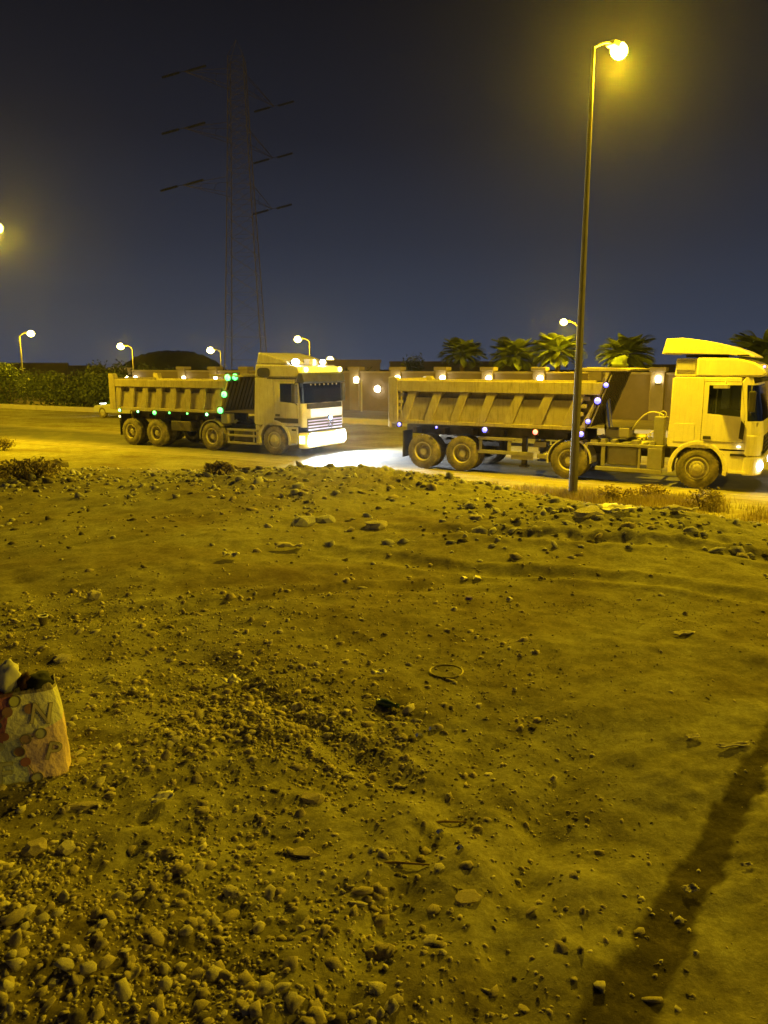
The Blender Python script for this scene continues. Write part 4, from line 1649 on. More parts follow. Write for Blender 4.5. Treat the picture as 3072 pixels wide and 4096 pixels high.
for y in (0.32, WID - 0.12):
    mb = MB()
    mb.ball((1.16, y, 2.90), 0.10, 0.5, 1.1, 0.9, 12, 7)
    mb.build('sign_lamp', E_amberl, sg, smooth=True)
for x, y in ((0.80, 0.22), (0.95, 1.62)):
    mb = MB()
    mb.ball((x, y, 3.155), 0.13 if y > 1 else 0.17, 0.6, 1.0, 0.62, 14, 8)
    wl = mb.build('work_light', E_white, TL, smooth=True)
    mb = MB()
    mb.box(x - 0.13, x - 0.04, y - 0.08, y + 0.08, 3.04, 3.24)
    mb.build('light_base', M_black, wl)
mb = MB()
mb.box(0.62, 0.86, 0.95, 1.17, 3.06, 3.26)
mb.build('roof_box', M_cream, TL, bevel=0.02)
mb = MB()
mb.bar((0.78, 1.34, 3.045), (0.78, 1.34, 3.16), 0.06, 10)
mb.ball((0.78, 1.34, 3.19), 0.06, 1, 1, 1, 10, 6)
mb.build('beacon', E_amberl, TL)
mb = MB()   # dark band under the windscreen with the wipers
mb.box(1.252, 1.262, 0.20, WID - 0.20, 1.60, 1.77)
mb.bar((1.28, 0.5, 1.76), (1.27, 1.3, 1.80), 0.012, 5)
mb.bar((1.28, 1.5, 1.76), (1.27, 2.2, 1.80), 0.012, 5)
mb.build('wiper_panel', M_black, TL)
mb = MB()
mb.box(1.252, 1.272, 0.42, WID - 0.20, 1.30, 1.58)
mb.build('glowing_panel', E_panel, TL, bevel=0.006)  # white panel given its own glow to look strongly lit
mb = MB()
for i in range(9):
    mb.ball((1.10 - 0.03 * (i % 2), 0.25 + 0.25 * i, 1.82 + 0.05 * (i % 3)), 0.10, 1, 1.25, 0.7, 8, 5)
mb.build('dash_cover', M_trim, TL, smooth=True)
mb = MB()   # driver-side curtain
mb.prism([(1.02, 1.86), (1.10, 1.84), (1.02, 2.44), (0.98, 2.44)], 1.95, 2.30)
mb.build('curtain', M_trim, TL)
mb = MB()
mb.box(1.252, 1.268, 0.2, WID - 0.2, 0.84, 1.27)
for k in range(4):
    pass
mb.build('grille', mat('grille_plastic', (0.06, 0.06, 0.075), 0.35, nscale=4, namt=0.2), TL)
for k in range(4):
    mb = MB()
    mb.box(1.27, 1.295, 0.22, WID - 0.22, 0.87 + 0.10 * k, 0.91 + 0.10 * k)
    mb.build('grille_slat', emit('blue_glow_slat', (0.14, 0.13, 0.9), 0.55) if k == 0 else MATS['blue_glow_slat'], TL)  # slats glow blue in place of blue light falling on the grille
star_badge(TL, 1.315, 1.50, 1.05, 0.155)
marker(TL, 1.32, 1.50, 1.24, E_bluew, 0.075).rotation_euler = (0, 0, math.pi / 2)
mb = MB()
pa_ = sum(plan(1.14, 1.34, 0.16), []) + [(1.0, WID), (1.0, 0.0)]
pb_ = sum(plan(1.14, 1.37, 0.16), []) + [(1.0, WID), (1.0, 0.0)]
loft(mb, pa_, 0.27, pb_, 0.80)
bp = mb.build('bumper', M_white, TL, bevel=0.05)
for y in (0.45, WID - 0.45):
    mb = MB()
    mb.prism([(y - 0.32, 0.38), (y + 0.30, 0.38), (y + 0.32, 0.58), (y + 0.28, 0.77), (y - 0.26, 0.78), (y - 0.34, 0.60)], 1.365, 1.40, 'x')
    mb.build('headlight', E_head, bp, bevel=0.02)
    mb = MB()
    mb.ball((1.37, y, 0.385), 0.055, 0.4, 2.2, 0.9, 12, 6)
    mb.build('fog_light', E_white, bp, smooth=True)
for i in range(5):
    mb = MB()
    y = 0.88 + 0.185 * i
    mb.box(1.372, 1.40, y - 0.085, y + 0.085, 0.40, 0.74)
    mb.build('glare_panel', E_glare, bp, bevel=0.02)  # glowing panels added to spread the headlight glare across the bumper
for y in (-0.012, WID + 0.002):
    mb = MB()
    mb.box(1.06, 1.28, y, y + 0.010, 0.44, 0.70)
    mb.build('indicator', E_amberl, bp, bevel=0.004)
for y in (0.42, WID - 0.42):
    spot_light('headlight_beam', TL, (1.46, y, 0.62), (1.0, 0.0, -0.085), 3300, (0.84, 0.92, 1.0), rad(169), 1.0, 0.09)
mirror(TL, 1.02, 0.0, 1.80, 2.42, 1)
mirror(TL, 1.02, WID, 1.80, 2.42, -1)
mb = MB()
for z in (0.76, 0.56, 0.30):
    mb.box(-2.12, -0.72, 0.0, 0.07, z, z + 0.075)
mb.box(-2.12, -2.04, 0.01, 0.06, 0.378, 0.757)
mb.box(-0.96, -0.90, 0.01, 0.06, 0.378, 0.757)
mb.build('side_guard', M_guard, TL, bevel=0.008)
mb = MB()
mb.box(-1.95, -1.0, 0.14, 0.6, 0.36, 0.82)
mb.build('fuel_tank', M_chassis, TL, bevel=0.06)
mb = MB()
mb.box(-0.84, -0.62, 0.03, 0.35, 0.30, 1.0)
mb.build('air_intake', M_cream, TL, bevel=0.02)
mb = MB()
mb.box(-2.50, -2.18, 0.12, 0.5, 0.99, 1.33)
mb.bar((-2.0, 0.3, 1.0), (-1.9, 0.3, 1.12), 0.05, 8)
mb.build('tool_box', M_guard, TL, bevel=0.02)
for side in (0, 1):
    ya, yb = (0.0, 0.6) if side == 0 else (WID - 0.6, WID)
    mb = MB()
    arch(mb, -2.85, 0.51, 0.57, 0.605, 40, 190, ya, yb, 14)
    mb.build('mudguard', M_guard, TL)
for y in (0.45, 2.05):
    mb = MB()
    mb.box(-3.75, -3.62, y - 0.065, y + 0.065, 0.25, 1.05)
    mb.box(-3.80, -3.57, y - 0.12, y + 0.12, 0.19, 0.248)
    mb.build('landing_leg', M_chassis, TL)
mb = MB()
mb.box(-4.95, -3.95, 0.10, 0.5, 0.62, 1.0)
mb.build('spare_box', M_chassis, TL, bevel=0.03)
for y in (0.02, WID - 0.62):
    mb = MB()
    mb.box(-7.62, -7.60, y, y + 0.6, 0.35, 1.15)
    mb.build('mud_flap', M_black, TL)
for x, z, m_, r_ in ((-7.5, 1.32, E_greenw, 0.055), (-6.5, 1.30, E_greenw, 0.045), (-5.62, 1.28, E_green, 0.075), (-4.85, 1.30, E_green, 0.038), (-3.95, 1.30, E_green, 0.038), (-3.0, 1.30, E_greenw, 0.055)):
    marker(TL, x, -0.06, z, m_, r_)
marker(TL, -7.55, -0.03, 1.08, E_amberl, 0.04)
for x, y, z, r_ in ((-2.00, 0.0, 2.62, 0.115), (-1.72, 0.06, 2.64, 0.115), (-2.16, -0.04, 2.03, 0.11), (-2.37, -0.04, 1.46, 0.11)):
    marker(TL, x, y, z, E_green, r_)

# ------------------------------------------------------------------ car behind the left truck
q = on_v(372, 1640, 31.6)
CR = thing('parked_car', 'pale car with green tinted glass partly hidden behind the rear of the left truck', 'car', (q.x, q.y, 0), rad(-30))
prof = [(0, 0.28), (0.02, 0.62), (0.12, 0.70), (0.95, 0.80), (1.55, 1.22), (2.9, 1.26), (3.7, 0.86), (4.25, 0.80), (4.3, 0.30)]
mb = MB()
mb.prism([(0, 0.28), (0.02, 0.60), (0.14, 0.70), (0.95, 0.79), (3.7, 0.84), (4.25, 0.78), (4.3, 0.30)], 0, 1.7)
mb.build('body', M_carp, CR, bevel=0.06)
mb = MB()
mb.prism([(0.98, 0.792), (3.62, 0.845), (2.9, 1.22), (1.55, 1.22)], 0.10, 1.6)
mb.build('cabin_glass', M_cargl, CR, bevel=0.03)
mb = MB()
mb.prism([(1.5, 1.222), (2.95, 1.222), (2.85, 1.27), (1.62, 1.27)], 0.12, 1.58)
mb.build('roof', M_carp, CR, bevel=0.02)
mb = MB()
mb.box(0.5, 0.98, 0.1, 1.6, 0.80, 0.84)
mb.build('pale_strip', emit('strip_glow', (0.9, 1.0, 0.95), 4.0), CR)  # glowing strip laid across the bonnet
for y in (0.25, 1.45):
    mb = MB()
    mb.ball((0.02, y, 0.56), 0.09, 0.4, 1.4, 0.8, 10, 6)
    mb.build('headlight', E_white, CR)
for x in (0.8, 3.4):
    for y in (0.0, 1.5):
        w = empty('wheel', CR, (x, y, 0.31))
        mb = MB()
        mb.lathe([(0.19, 0), (0.29, -0.01), (0.31, 0.02), (0.31, 0.18), (0.29, 0.2), (0.19, 0.2)], (0, 0, 0), 'y', 24)
        mb.build('tyre', M_tyre, w)
        mb = MB()
        mb.lathe([(0.01, 0.02), (0.18, 0.03), (0.188, 0.0), (0.188, 0.2), (0.01, 0.2)], (0, 0, 0), 'y', 20)
        mb.build('rim', M_rim, w)

# ------------------------------------------------------------------ stones
ico_v = np.array([(0, 1, 1.618), (0, -1, 1.618), (0, 1, -1.618), (0, -1, -1.618), (1, 1.618, 0), (-1, 1.618, 0), (1, -1.618, 0), (-1, -1.618, 0), (1.618, 0, 1), (-1.618, 0, 1), (1.618, 0, -1), (-1.618, 0, -1)]) / 1.902
ico_f = np.array([(0, 1, 8), (0, 9, 1), (0, 8, 4), (0, 4, 5), (0, 5, 9), (1, 6, 8), (1, 7, 6), (1, 9, 7), (2, 3, 11), (2, 10, 3), (2, 4, 10), (2, 5, 4), (2, 11, 5), (3, 6, 7), (3, 10, 6), (3, 7, 11), (4, 8, 10), (5, 11, 9), (6, 10, 8), (7, 9, 11)])
rs = np.random.RandomState(11)
forms = [ico_v * (0.50 + 0.80 * rs.rand(12, 1)) * (0.8 + 0.4 * rs.rand(1, 3)) for _ in range(20)]


def rmats(n, tilt=0.5):
    a = rs.rand(n) * 6.283
    b = rs.normal(size=n) * tilt
    c = rs.normal(size=n) * tilt
    ca_, sa = np.cos(a), np.sin(a)
    Rz = np.zeros((n, 3, 3))
    Rz[:, 0, 0], Rz[:, 0, 1], Rz[:, 1, 0], Rz[:, 1, 1], Rz[:, 2, 2] = ca_, -sa, sa, ca_, 1
    Rx = np.zeros((n, 3, 3))
    Rx[:, 0, 0], Rx[:, 1, 1], Rx[:, 1, 2], Rx[:, 2, 1], Rx[:, 2, 2] = 1, np.cos(b), -np.sin(b), np.sin(b), np.cos(b)
    Ry = np.zeros((n, 3, 3))
    Ry[:, 1, 1], Ry[:, 0, 0], Ry[:, 0, 2], Ry[:, 2, 0], Ry[:, 2, 2] = 1, np.cos(c), np.sin(c), -np.sin(c), np.cos(c)
    return Rz @ Rx @ Ry


def scatter(n, x0, x1, y0, y1, dens):
    X = rs.uniform(x0, x1, n)
    Y = rs.uniform(y0, y1, n)
    k = rs.rand(n) < dens(X, Y)
    return X[k], Y[k]


sets = []      # x, y, radius, zone
X, Y = scatter(120000, -2.6, 0.9, 1.1, 5.4, lambda a, b: 0.03 + 0.85 * gravel(a, b) * np.clip(0.62 + 2.0 * fbm(a * 2.5, b * 2.5, 5), 0, 1))
S = 0.0046 * (1 + rs.pareto(2.3, len(X)))
sets.append((X, Y, np.minimum(S, 0.025), np.zeros(len(X), int)))
X, Y = scatter(22000, -7.5, 5.5, 6.0, 13.5, lambda a, b: 0.02 + 0.85 * rubble(a, b) * np.clip(0.5 + 2.2 * fbm(a * 1.2, b * 1.2, 6), 0, 1))
S = 0.018 * (1 + rs.pareto(2.5, len(X)))
sets.append((X, Y, np.minimum(S, 0.075), np.ones(len(X), int)))
X, Y = scatter(24000, -5, 5, 1.3, 9.5, lambda a, b: 0.035 + 0.6 * np.clip(2.4 * fbm(a * 0.9, b * 0.9, 8) - 0.1, 0, 1))
S = 0.0055 * (1 + rs.pareto(2.2, len(X))) * (0.45 + Y / 7)
sets.append((X, Y, np.minimum(S, 0.012 + 0.005 * Y), np.full(len(X), 2)))
X, Y = scatter(42000, -2.6, 2.6, 1.0, 5.0, lambda a, b: 0.05 + 0.75 * np.clip(1.6 * fbm(a * 1.6, b * 1.6, 14) + 0.12 + 0.3 * gravel(a, b), 0, 1))
S = 0.0022 * (1 + rs.pareto(3.0, len(X))) * (0.6 + Y / 6)
sets.append((X, Y, np.minimum(S, 0.008), np.full(len(X), 2)))
X, Y = scatter(2500, -10, 6, 12, 18.6, lambda a, b: 0.5 * ((0.5 * a + NY * b) < 18.9))
S = 0.014 * (1 + rs.pareto(2.3, len(X)))
sets.append((X, Y, np.minimum(S, 0.05), np.full(len(X), 3)))
SX = np.concatenate([s_[0] for s_ in sets])
SY = np.concatenate([s_[1] for s_ in sets])
SR = np.concatenate([s_[2] for s_ in sets])
SZn = np.concatenate([s_[3] for s_ in sets])
SZ = height(SX, SY)
# which show largest: pixel size, in view
depth = SY * CP - (SZ - CAM_H) * SP
pxx = SX / depth * 3094
pyy = ((SY * SP + (SZ - CAM_H) * CP) / depth) * 3094
vis = (np.abs(pxx) < 1500) & (np.abs(pyy) < 2010)
big_ = np.where(vis, SR / depth, 0)
order = np.argsort(-big_)
top = order[:290]
rest = order[290:]
sq = 0.35 + 0.4 * rs.rand(len(SX))
lng = 0.75 + 0.7 * rs.rand(len(SX))
LAB = {0: ('loose stone lying in the gravel bed at the lower left', 'stones in the gravel bed at the lower left'),
       1: ('chunk of broken rubble on the stony bank before the road', 'rubble chunks on the stony bank'),
       2: ('single stone lying on the open dirt in the middle ground', 'scattered stones on the open dirt'),
       3: ('stone lying on the slope down to the road verge', 'stones on the slope to the verge')}
zmats = {0: [M_stoneA, M_stoneB, M_stoneB], 1: [M_stoneC, M_stoneC, M_stoneB], 2: [M_stoneB, M_stoneA, M_stoneC], 3: [M_stoneB, M_stoneC, M_stoneD]}
stone_me = {}
for i in top:
    z = int(SZn[i])
    m_ = zmats[z][rs.randint(3)]
    k = rs.randint(len(forms))
    key = (m_.name, k)
    if key not in stone_me:
        stone_me[key] = fast_mesh('stone', forms[k], ico_f, m_)
    r_ = SR[i]
    o = link('stone', stone_me[key], None, (SX[i], SY[i], SZ[i] + r_ * sq[i] * 0.12), (rs.normal() * 0.35, rs.normal() * 0.35, rs.rand() * 6.28), (r_ * lng[i], r_, r_ * sq[i]))
    hue = {'stone_pale': 'pale', 'stone_tan': 'tan', 'stone_grey': 'grey', 'stone_dark': 'dark'}[m_.name]
    tag(o, hue + ' ' + LAB[z][0], 'stone', hue + ' ' + LAB[z][1])


def stone_stuff(name, ids, m_):
    n = len(ids)
    F0 = np.array(forms)[rs.randint(0, len(forms), n)]
    R_ = rmats(n, 0.35)
    Vv = F0 * np.stack([SR[ids] * lng[ids], SR[ids], SR[ids] * sq[ids]], 1)[:, None, :]
    Vv = np.einsum('nij,nkj->nki', R_, Vv) + np.stack([SX[ids], SY[ids], SZ[ids] + SR[ids] * sq[ids] * 0.08], 1)[:, None, :]
    Ff = (ico_f[None] + 12 * np.arange(n)[:, None, None]).reshape(-1, 3)
    struct(link(name, fast_mesh(name, Vv.reshape(-1, 3), Ff, m_)), 'stuff')


rz = SZn[rest]
rr_ = rs.rand(len(rest))
stone_stuff('loose_gravel', rest[(rz != 1) & (rr_ < 0.62)], M_stoneB)
stone_stuff('loose_gravel', rest[(rz != 1) & (rr_ >= 0.62) & (rr_ < 0.88)], M_stoneA)
stone_stuff('loose_gravel', rest[(rz != 1) & (rr_ >= 0.88)], M_stoneD)
stone_stuff('loose_rubble', rest[(rz == 1) & (rr_ < 0.7)], M_stoneC)
stone_stuff('loose_rubble', rest[(rz == 1) & (rr_ >= 0.7)], M_stoneD)


def rock(px, py, r_, m_, label, cat='rock', sc=(1.2, 1, 0.7), seed=0, name='rock', sink=0.25):
    """a bigger stone with its own shape"""
    q = spot(px, py)
    rr2 = np.random.RandomState(seed)
    V = [tuple(v) for v in ico_v]
    import bmesh
    bm = bmesh.new()
    bmesh.ops.create_icosphere(bm, subdivisions=2, radius=1.0)
    off = rr2.rand(3) * 20
    for v in bm.verts:
        n_ = v.co.normalized()
        k = 1 + 0.95 * float(fbm(np.array([n_.x * 1.6 + off[0]]), np.array([n_.y * 1.6 + n_.z * 1.3 + off[1]]), seed)[0]) + 0.5 * float(fbm(np.array([n_.x * 5 + off[0]]), np.array([n_.y * 5 + n_.z * 4 + off[1]]), seed + 9)[0])
        v.co = n_ * k
        v.co.z = min(v.co.z, 0.62 + 0.25 * n_.x)
    me_ = bpy.data.meshes.new(name)
    bm.to_mesh(me_)
    bm.free()
    me_.materials.append(m_)
    r_ = r_ * (0.75 if q.y < 5 else 0.9)
    o = link(name, me_, None, (q.x, q.y, q.z + r_ * sc[2] * (1 - 2 * sink) * 0.25), (0, 0, rr2.rand() * 6.28), tuple(r_ * s_ for s_ in sc))
    return tag(o, label, cat)


rock(232, 1866, 0.30, M_stoneD, 'dark jagged boulder on the bank at the far left below the left truck', seed=3, sc=(1.3, 0.9, 0.85))
rock(1215, 2090, 0.13, M_stoneC, 'large rounded grey boulder at the foot of the rubble bank', seed=4, sc=(1.5, 0.9, 0.7))
rock(1300, 2085, 0.12, M_stoneC, 'pale grey lump right of the large rounded boulder', seed=5)
rock(1500, 2105, 0.10, M_stoneA, 'pale block at the right foot of the rubble bank', seed=6)
rock(1905, 2075, 0.07, M_stoneA, 'whitish stone on the slope below the right truck trailer wheels', seed=7)
rock(380, 2390, 0.07, M_stoneA, 'pale upright stone on the dirt above the printed bag', seed=8, sc=(0.9, 0.8, 1.0))
rock(250, 2640, 0.055, M_stoneA, 'pale holed stone just above right of the printed bag', seed=9)
rock(270, 3380 + 15, 0.05, M_stoneA, 'large pale stone low in the gravel bed under the bag', seed=10, sc=(1.0, 0.8, 0.5))
rock(140, 3400, 0.06, M_stoneB, 'large round tan stone at the left edge of the gravel bed', seed=11, sc=(1.0, 0.9, 0.6))
rock(335, 3230, 0.055, M_stoneB, 'long flat tan stone right below the printed bag', seed=12, sc=(1.7, 0.6, 0.4))
rock(1250, 3200, 0.055, M_stoneB, 'tan stone at the right edge of the gravel bed', seed=13, sc=(1.2, 0.8, 0.6))
rock(1220, 3420, 0.05, M_stoneB, 'flat tan stone with a broken corner low in the middle', seed=14, sc=(1.2, 0.8, 0.5))
rock(690, 3010 - 70, 0.022, M_stoneA, 'small bright stone in the upper part of the gravel bed', seed=15)
rock(870, 3008, 0.024, M_stoneA, 'bright pebble near the right side of the gravel bed', seed=16)
rock(1870, 3600, 0.045, M_stoneB, 'low tan stone half sunk in the bare dirt at the bottom middle', seed=17, sc=(1.3, 0.9, 0.4))
rock(2130, 2910, 0.025, M_stoneD, 'dark stone on the brown dirt right of centre', seed=18)
rock(2360, 2055, 0.15, M_stoneA, 'big pale lump of stone on the slope under the street lamp', seed=19, sc=(1.5, 0.9, 0.5))


# ------------------------------------------------------------------ litter
def sheet(px, py, w, d, h, m_, label, cat, name, seed, rz_=None, crumple=1.0):
    """a crumpled scrap of thin sheet"""
    q = spot(px, py)
    r = np.random.RandomState(seed)
    n = 9
    g = np.linspace(-1, 1, n)
    A, B = np.meshgrid(g, g)
    kx = 1 + 0.35 * (r.rand(n, n) - 0.5)
    Xs = A * w / 2 * kx
    Ys = B * d / 2 * (1 + 0.35 * (r.rand(n, n) - 0.5))
    Zs = h * (0.5 + crumple * (fbm(A * 1.6 + 5 * r.rand(), B * 1.6 + 3, seed, 3) * 1.4 + 0.25 * r.rand(n, n)) * (1 - 0.4 * (A * A + B * B) / 2))
    V = np.stack([Xs.ravel(), Ys.ravel(), np.maximum(Zs.ravel(), 0.002)], 1)
    i_ = np.arange(n * n).reshape(n, n)
    Fc = np.stack([i_[:-1, :-1].ravel(), i_[:-1, 1:].ravel(), i_[1:, 1:].ravel(), i_[1:, :-1].ravel()], 1)
    o = link(name, fast_mesh(name, V, Fc, m_, True), None, (q.x, q.y, q.z + 0.004), (0, 0, rz_ if rz_ is not None else r.rand() * 3))
    sd = o.modifiers.new('thickness', 'SOLIDIFY')
    sd.thickness = 0.003
    return tag(o, label, cat)


sheet(930, 2745, 0.10, 0.07, 0.05, M_plastic, 'crumpled pale plastic scrap above the gravel bed', 'litter', 'plastic_scrap', 1)
sheet(648, 3208, 0.085, 0.035, 0.03, M_plastic, 'bright white torn wrapper lying on the gravel left of centre', 'litter', 'torn_wrapper', 2, 0.7)
sheet(1160, 2200, 0.24, 0.12, 0.07, M_paper, 'pale rag on the dirt below the rubble bank', 'litter', 'rag', 3, 0.1)
sheet(925, 2238, 0.13, 0.08, 0.07, M_plastic, 'small white plastic scrap on the open dirt left of the pale rag', 'litter', 'plastic_scrap', 4)
sheet(2935, 2990, 0.13, 0.03, 0.012, M_paper, 'flat strip of pale paper near the right edge above the dark strip', 'litter', 'paper_strip', 5, 0.15)
sheet(2770, 2955, 0.06, 0.03, 0.015, M_paper, 'small pale paper scrap left of the paper strip at the right', 'litter', 'paper_scrap', 6, 0.3)
sheet(1515, 2703, 0.075, 0.035, 0.03, M_plastic, 'white scrap beside the ring shaped lid in the middle of the dirt', 'litter', 'plastic_scrap', 7)
sheet(2460, 2052, 0.32, 0.2, 0.10, M_plastic, 'crumpled pale plastic bag on the slope right of the big pale stone', 'litter', 'plastic_bag', 8, 0.0)
sheet(2720, 2055, 0.30, 0.14, 0.08, M_paper, 'pale torn sack lying in the dry grass below the right truck front wheel', 'litter', 'torn_sack', 9, 0.2)
sheet(2760, 3570, 0.05, 0.025, 0.02, M_paper, 'tiny pale scrap at the edge of the dark strip at the bottom right', 'litter', 'paper_scrap', 10, 0.2)
sheet(2985, 3470, 0.035, 0.012, 0.01, M_paper, 'tiny pale sliver right of the dark strip', 'litter', 'paper_sliver', 11, 0.2)
sheet(2735, 2540, 0.12, 0.05, 0.02, M_paper, 'pale scrap of card on the dirt at the right', 'litter', 'card_scrap', 12, 0.2)
# glittering shards
for px, py, lb in ((1840, 3397, 'brightest glass shard glinting on the dirt below the wooden stick'), (1760, 3333, 'small glass shard glinting beside the wooden stick'), (1677, 2948, 'tiny glass shard on the dirt in the centre'),
                   (1730, 2925, 'tiny glass shard just above right of the central shard'), (1856, 2320, 'small square white chip left of a pinkish chip'), (1908, 2318, 'small pinkish chip on the dirt right of the white chip'),
                   (2038, 2402, 'small round white bottle cap on the open dirt right of centre')):
    q = spot(px, py)
    k = q.y / 3
    mb = MB()
    mb.prism([(-0.016 * k, 0), (0.018 * k, 0.002), (0.012 * k, 0.008 * k), (-0.010 * k, 0.012 * k)], -0.008 * k, 0.008 * k)
    o = mb.build('glass_shard' if py > 2900 else 'white_chip', M_chrome if py > 2900 else M_plastic)
    o.location = (q.x, q.y, q.z + 0.003)
    o.rotation_euler = (0.3, 0.1, random.random())
    tag(o, lb, 'shard' if py > 2900 else 'chip')
# blue sparkle (a bottle top)
q = spot(1876, 2396)
mb = MB()
mb.lathe([(0.001, 0.016), (0.02, 0.016), (0.024, 0.0), (0.001, 0.0)], (0, 0, 0), 'z', 14)
o = mb.build('bottle_top', mat('violet_plastic', (0.10, 0.06, 0.55), 0.3))
o.location = q
tag(o, 'small violet bottle top on the open dirt', 'bottle top')
# sticks
for px, py, L_, a, lb in ((1770, 3298, 0.17, 0.15, 'pale wooden stick lying across the dirt low in the middle'), (1580, 3467, 0.22, 0.02, 'thin brown stick lying level at the bottom middle'),
                          (1555, 2828, 0.0, 0, '')):
    if not L_:
        continue
    q = spot(px, py)
    mb = MB()
    mb.bar((-L_ / 2, 0, 0.004), (0, 0.006, 0.007), 0.004, 6, 0.0045)
    mb.bar((0, 0.006, 0.007), (L_ / 2, -0.004, 0.004), 0.0045, 6, 0.0025)
    o = mb.build('stick', M_wood)
    o.location = q
    o.rotation_euler = (0, 0, a)
    tag(o, lb, 'stick')
# dark green bottle
q = spot(1548, 2828)
q.z -= 0.012
q.z += 0.002
bt = thing('glass_bottle', 'dark green broken bottle lying on the dirt near the centre', 'bottle', (q.x, q.y, q.z + 0.025), -0.5)
mb = MB()
mb.lathe([(0.001, -0.05), (0.017, -0.05), (0.018, 0.005), (0.009, 0.035), (0.008, 0.06), (0.001, 0.06)], (0, 0, 0), 'x', 16)
mb.build('body', M_green, bt, smooth=True)
mb = MB()
mb.lathe([(0.0085, 0.049), (0.011, 0.049), (0.011, 0.061), (0.0085, 0.061)], (0, 0, 0), 'x', 14)
mb.build('rim', M_green, bt)
# ring-shaped lid
q = spot(1785, 2688)
mb = MB()
pts = [(0.085 * math.cos(2 * math.pi * i / 24), 0.085 * math.sin(2 * math.pi * i / 24), 0.012) for i in range(25)]
mb.tube(pts, 0.0065, 6)
mb.lathe([(0.001, 0.006), (0.06, 0.006), (0.06, 0.001)], (0, 0, 0), 'z', 20)
o = mb.build('tin_lid', mat('rusted_tin', (0.20, 0.17, 0.10), 0.6, metal=0.3, nscale=10, namt=0.4))
o.location = q + Vector((0, 0, -0.010))
tag(o, 'round tin lid half buried in the dirt near the centre', 'lid')
# small cup at left
q = spot(175, 2500)
cp = thing('paper_cup', 'small dark cup with a white rim standing on the dirt at the left', 'cup', q)
mb = MB()
mb.lathe([(0.001, 0.0), (0.022, 0.0), (0.029, 0.055), (0.026, 0.055), (0.020, 0.008)], (0, 0, 0), 'z', 18)
mb.build('body', M_stoneD, cp)
mb = MB()
mb.lathe([(0.026, 0.056), (0.032, 0.056), (0.032, 0.063), (0.026, 0.063), (0.026, 0.056)], (0, 0, 0), 'z', 18)
mb.build('rim', M_plastic, cp)

# ------------------------------------------------------------------ printed carrier bag with its contents
q = spot(82, 3100)
BG = thing('carrier_bag', 'printed multicoloured carrier bag with letters and dots standing at the lower left', 'bag', (q.x, q.y, hz(q.x, q.y) - 0.01), rad(20))
bw, bh, bd = 0.36, 0.375, 0.15
r = np.random.RandomState(5)
na, nh = 48, 18
V, Fc = [], []


def bag_pt(a, k):
    """rounded-rectangle section at height k (0..1)"""
    sx_ = (bw / 2) * (1 - 0.16 * k + 0.05 * math.sin(3.1 * k))
    sy_ = (bd / 2) * (1 - 0.25 * k)
    c, s = math.cos(a), math.sin(a)
    x = sx_ * math.copysign(abs(c) ** 0.5, c)
    y = sy_ * math.copysign(abs(s) ** 0.5, s)
    wob = 0.010 * math.sin(3 * a + 5 * k) * k + 0.006 * math.sin(11 * a + 9 * k)
    return (x * (1 + wob * 3), y * (1 + 3 * wob) + 0.012 * math.sin(9 * x + 7 * k) * (0.3 + k), bh * k + 0.012 * math.sin(5 * a) * k * k)


for j in range(nh):
    for i in range(na):
        V.append(bag_pt(2 * math.pi * i / na, j / (nh - 1)))
for j in range(nh - 1):
    for i in range(na):
        Fc.append((j * na + i, j * na + (i + 1) % na, (j + 1) * na + (i + 1) % na, (j + 1) * na + i))
# material: coloured panels of the print
mbag = bpy.data.materials.new('bag_print')
mbag.use_nodes = True
t = mbag.node_tree
pb = t.nodes['Principled BSDF']
pb.inputs['Roughness'].default_value = 0.55
geo = t.nodes.new('ShaderNodeTexCoord')
sx = t.nodes.new('ShaderNodeSeparateXYZ')
t.links.new(geo.outputs['Object'], sx.inputs[0])


def math_(op, a, b=None, clamp=False):
    m = t.nodes.new('ShaderNodeMath')
    m.operation = op
    m.use_clamp = clamp
    for i, q_ in enumerate((a, b)):
        if q_ is None:
            continue
        if isinstance(q_, (int, float)):
            m.inputs[i].default_value = q_
        else:
            t.links.new(q_, m.inputs[i])
    return m.outputs[0]


bxs, bzs = sx.outputs['X'], sx.outputs['Z']
# upper/lower split line and left/right split
low = math_('GREATER_THAN', math_('SUBTRACT', math_('ADD', 0.185, math_('MULTIPLY', bxs, 0.30)), bzs), 0.0)
lft = math_('LESS_THAN', math_('ADD', bxs, math_('MULTIPLY', bzs, -0.25)), -0.085)
rgt = math_('GREATER_THAN', math_('ADD', bxs, math_('MULTIPLY', bzs, 0.16)), 0.045)
c_up = (0.70, 0.70, 0.54)
c_lo = (0.54, 0.60, 0.55)
colr = nmix(low, c_up, c_lo)
colr = nmix(math_('MULTIPLY', rgt, low), colr, (0.82, 0.62, 0.56))
colr = nmix(math_('MULTIPLY', lft, math_('SUBTRACT', 1.0, low)), colr, (0.34, 0.12, 0.20))
dk = math_('GREATER_THAN', bzs, 0.352)
colr = nmix(math_('MULTIPLY', dk, 0.75), colr, (0.10, 0.06, 0.065))
t.links.new(colr, pb.inputs['Base Color'])
bn = t.nodes.new('ShaderNodeBump')
bn.inputs['Strength'].default_value = 0.5
bn.inputs['Distance'].default_value = 0.02
nz_ = t.nodes.new('ShaderNodeTexNoise')
nz_.inputs['Scale'].default_value = 14
nz_.inputs['Detail'].default_value = 4
t.links.new(nz_.outputs['Fac'], bn.inputs['Height'])
t.links.new(bn.outputs[0], pb.inputs['Normal'])
o = link('bag_body', fast_mesh('bag_body', V, Fc, mbag, True), BG)
sd = o.modifiers.new('thickness', 'SOLIDIFY')
sd.thickness = 0.003
mb = MB()
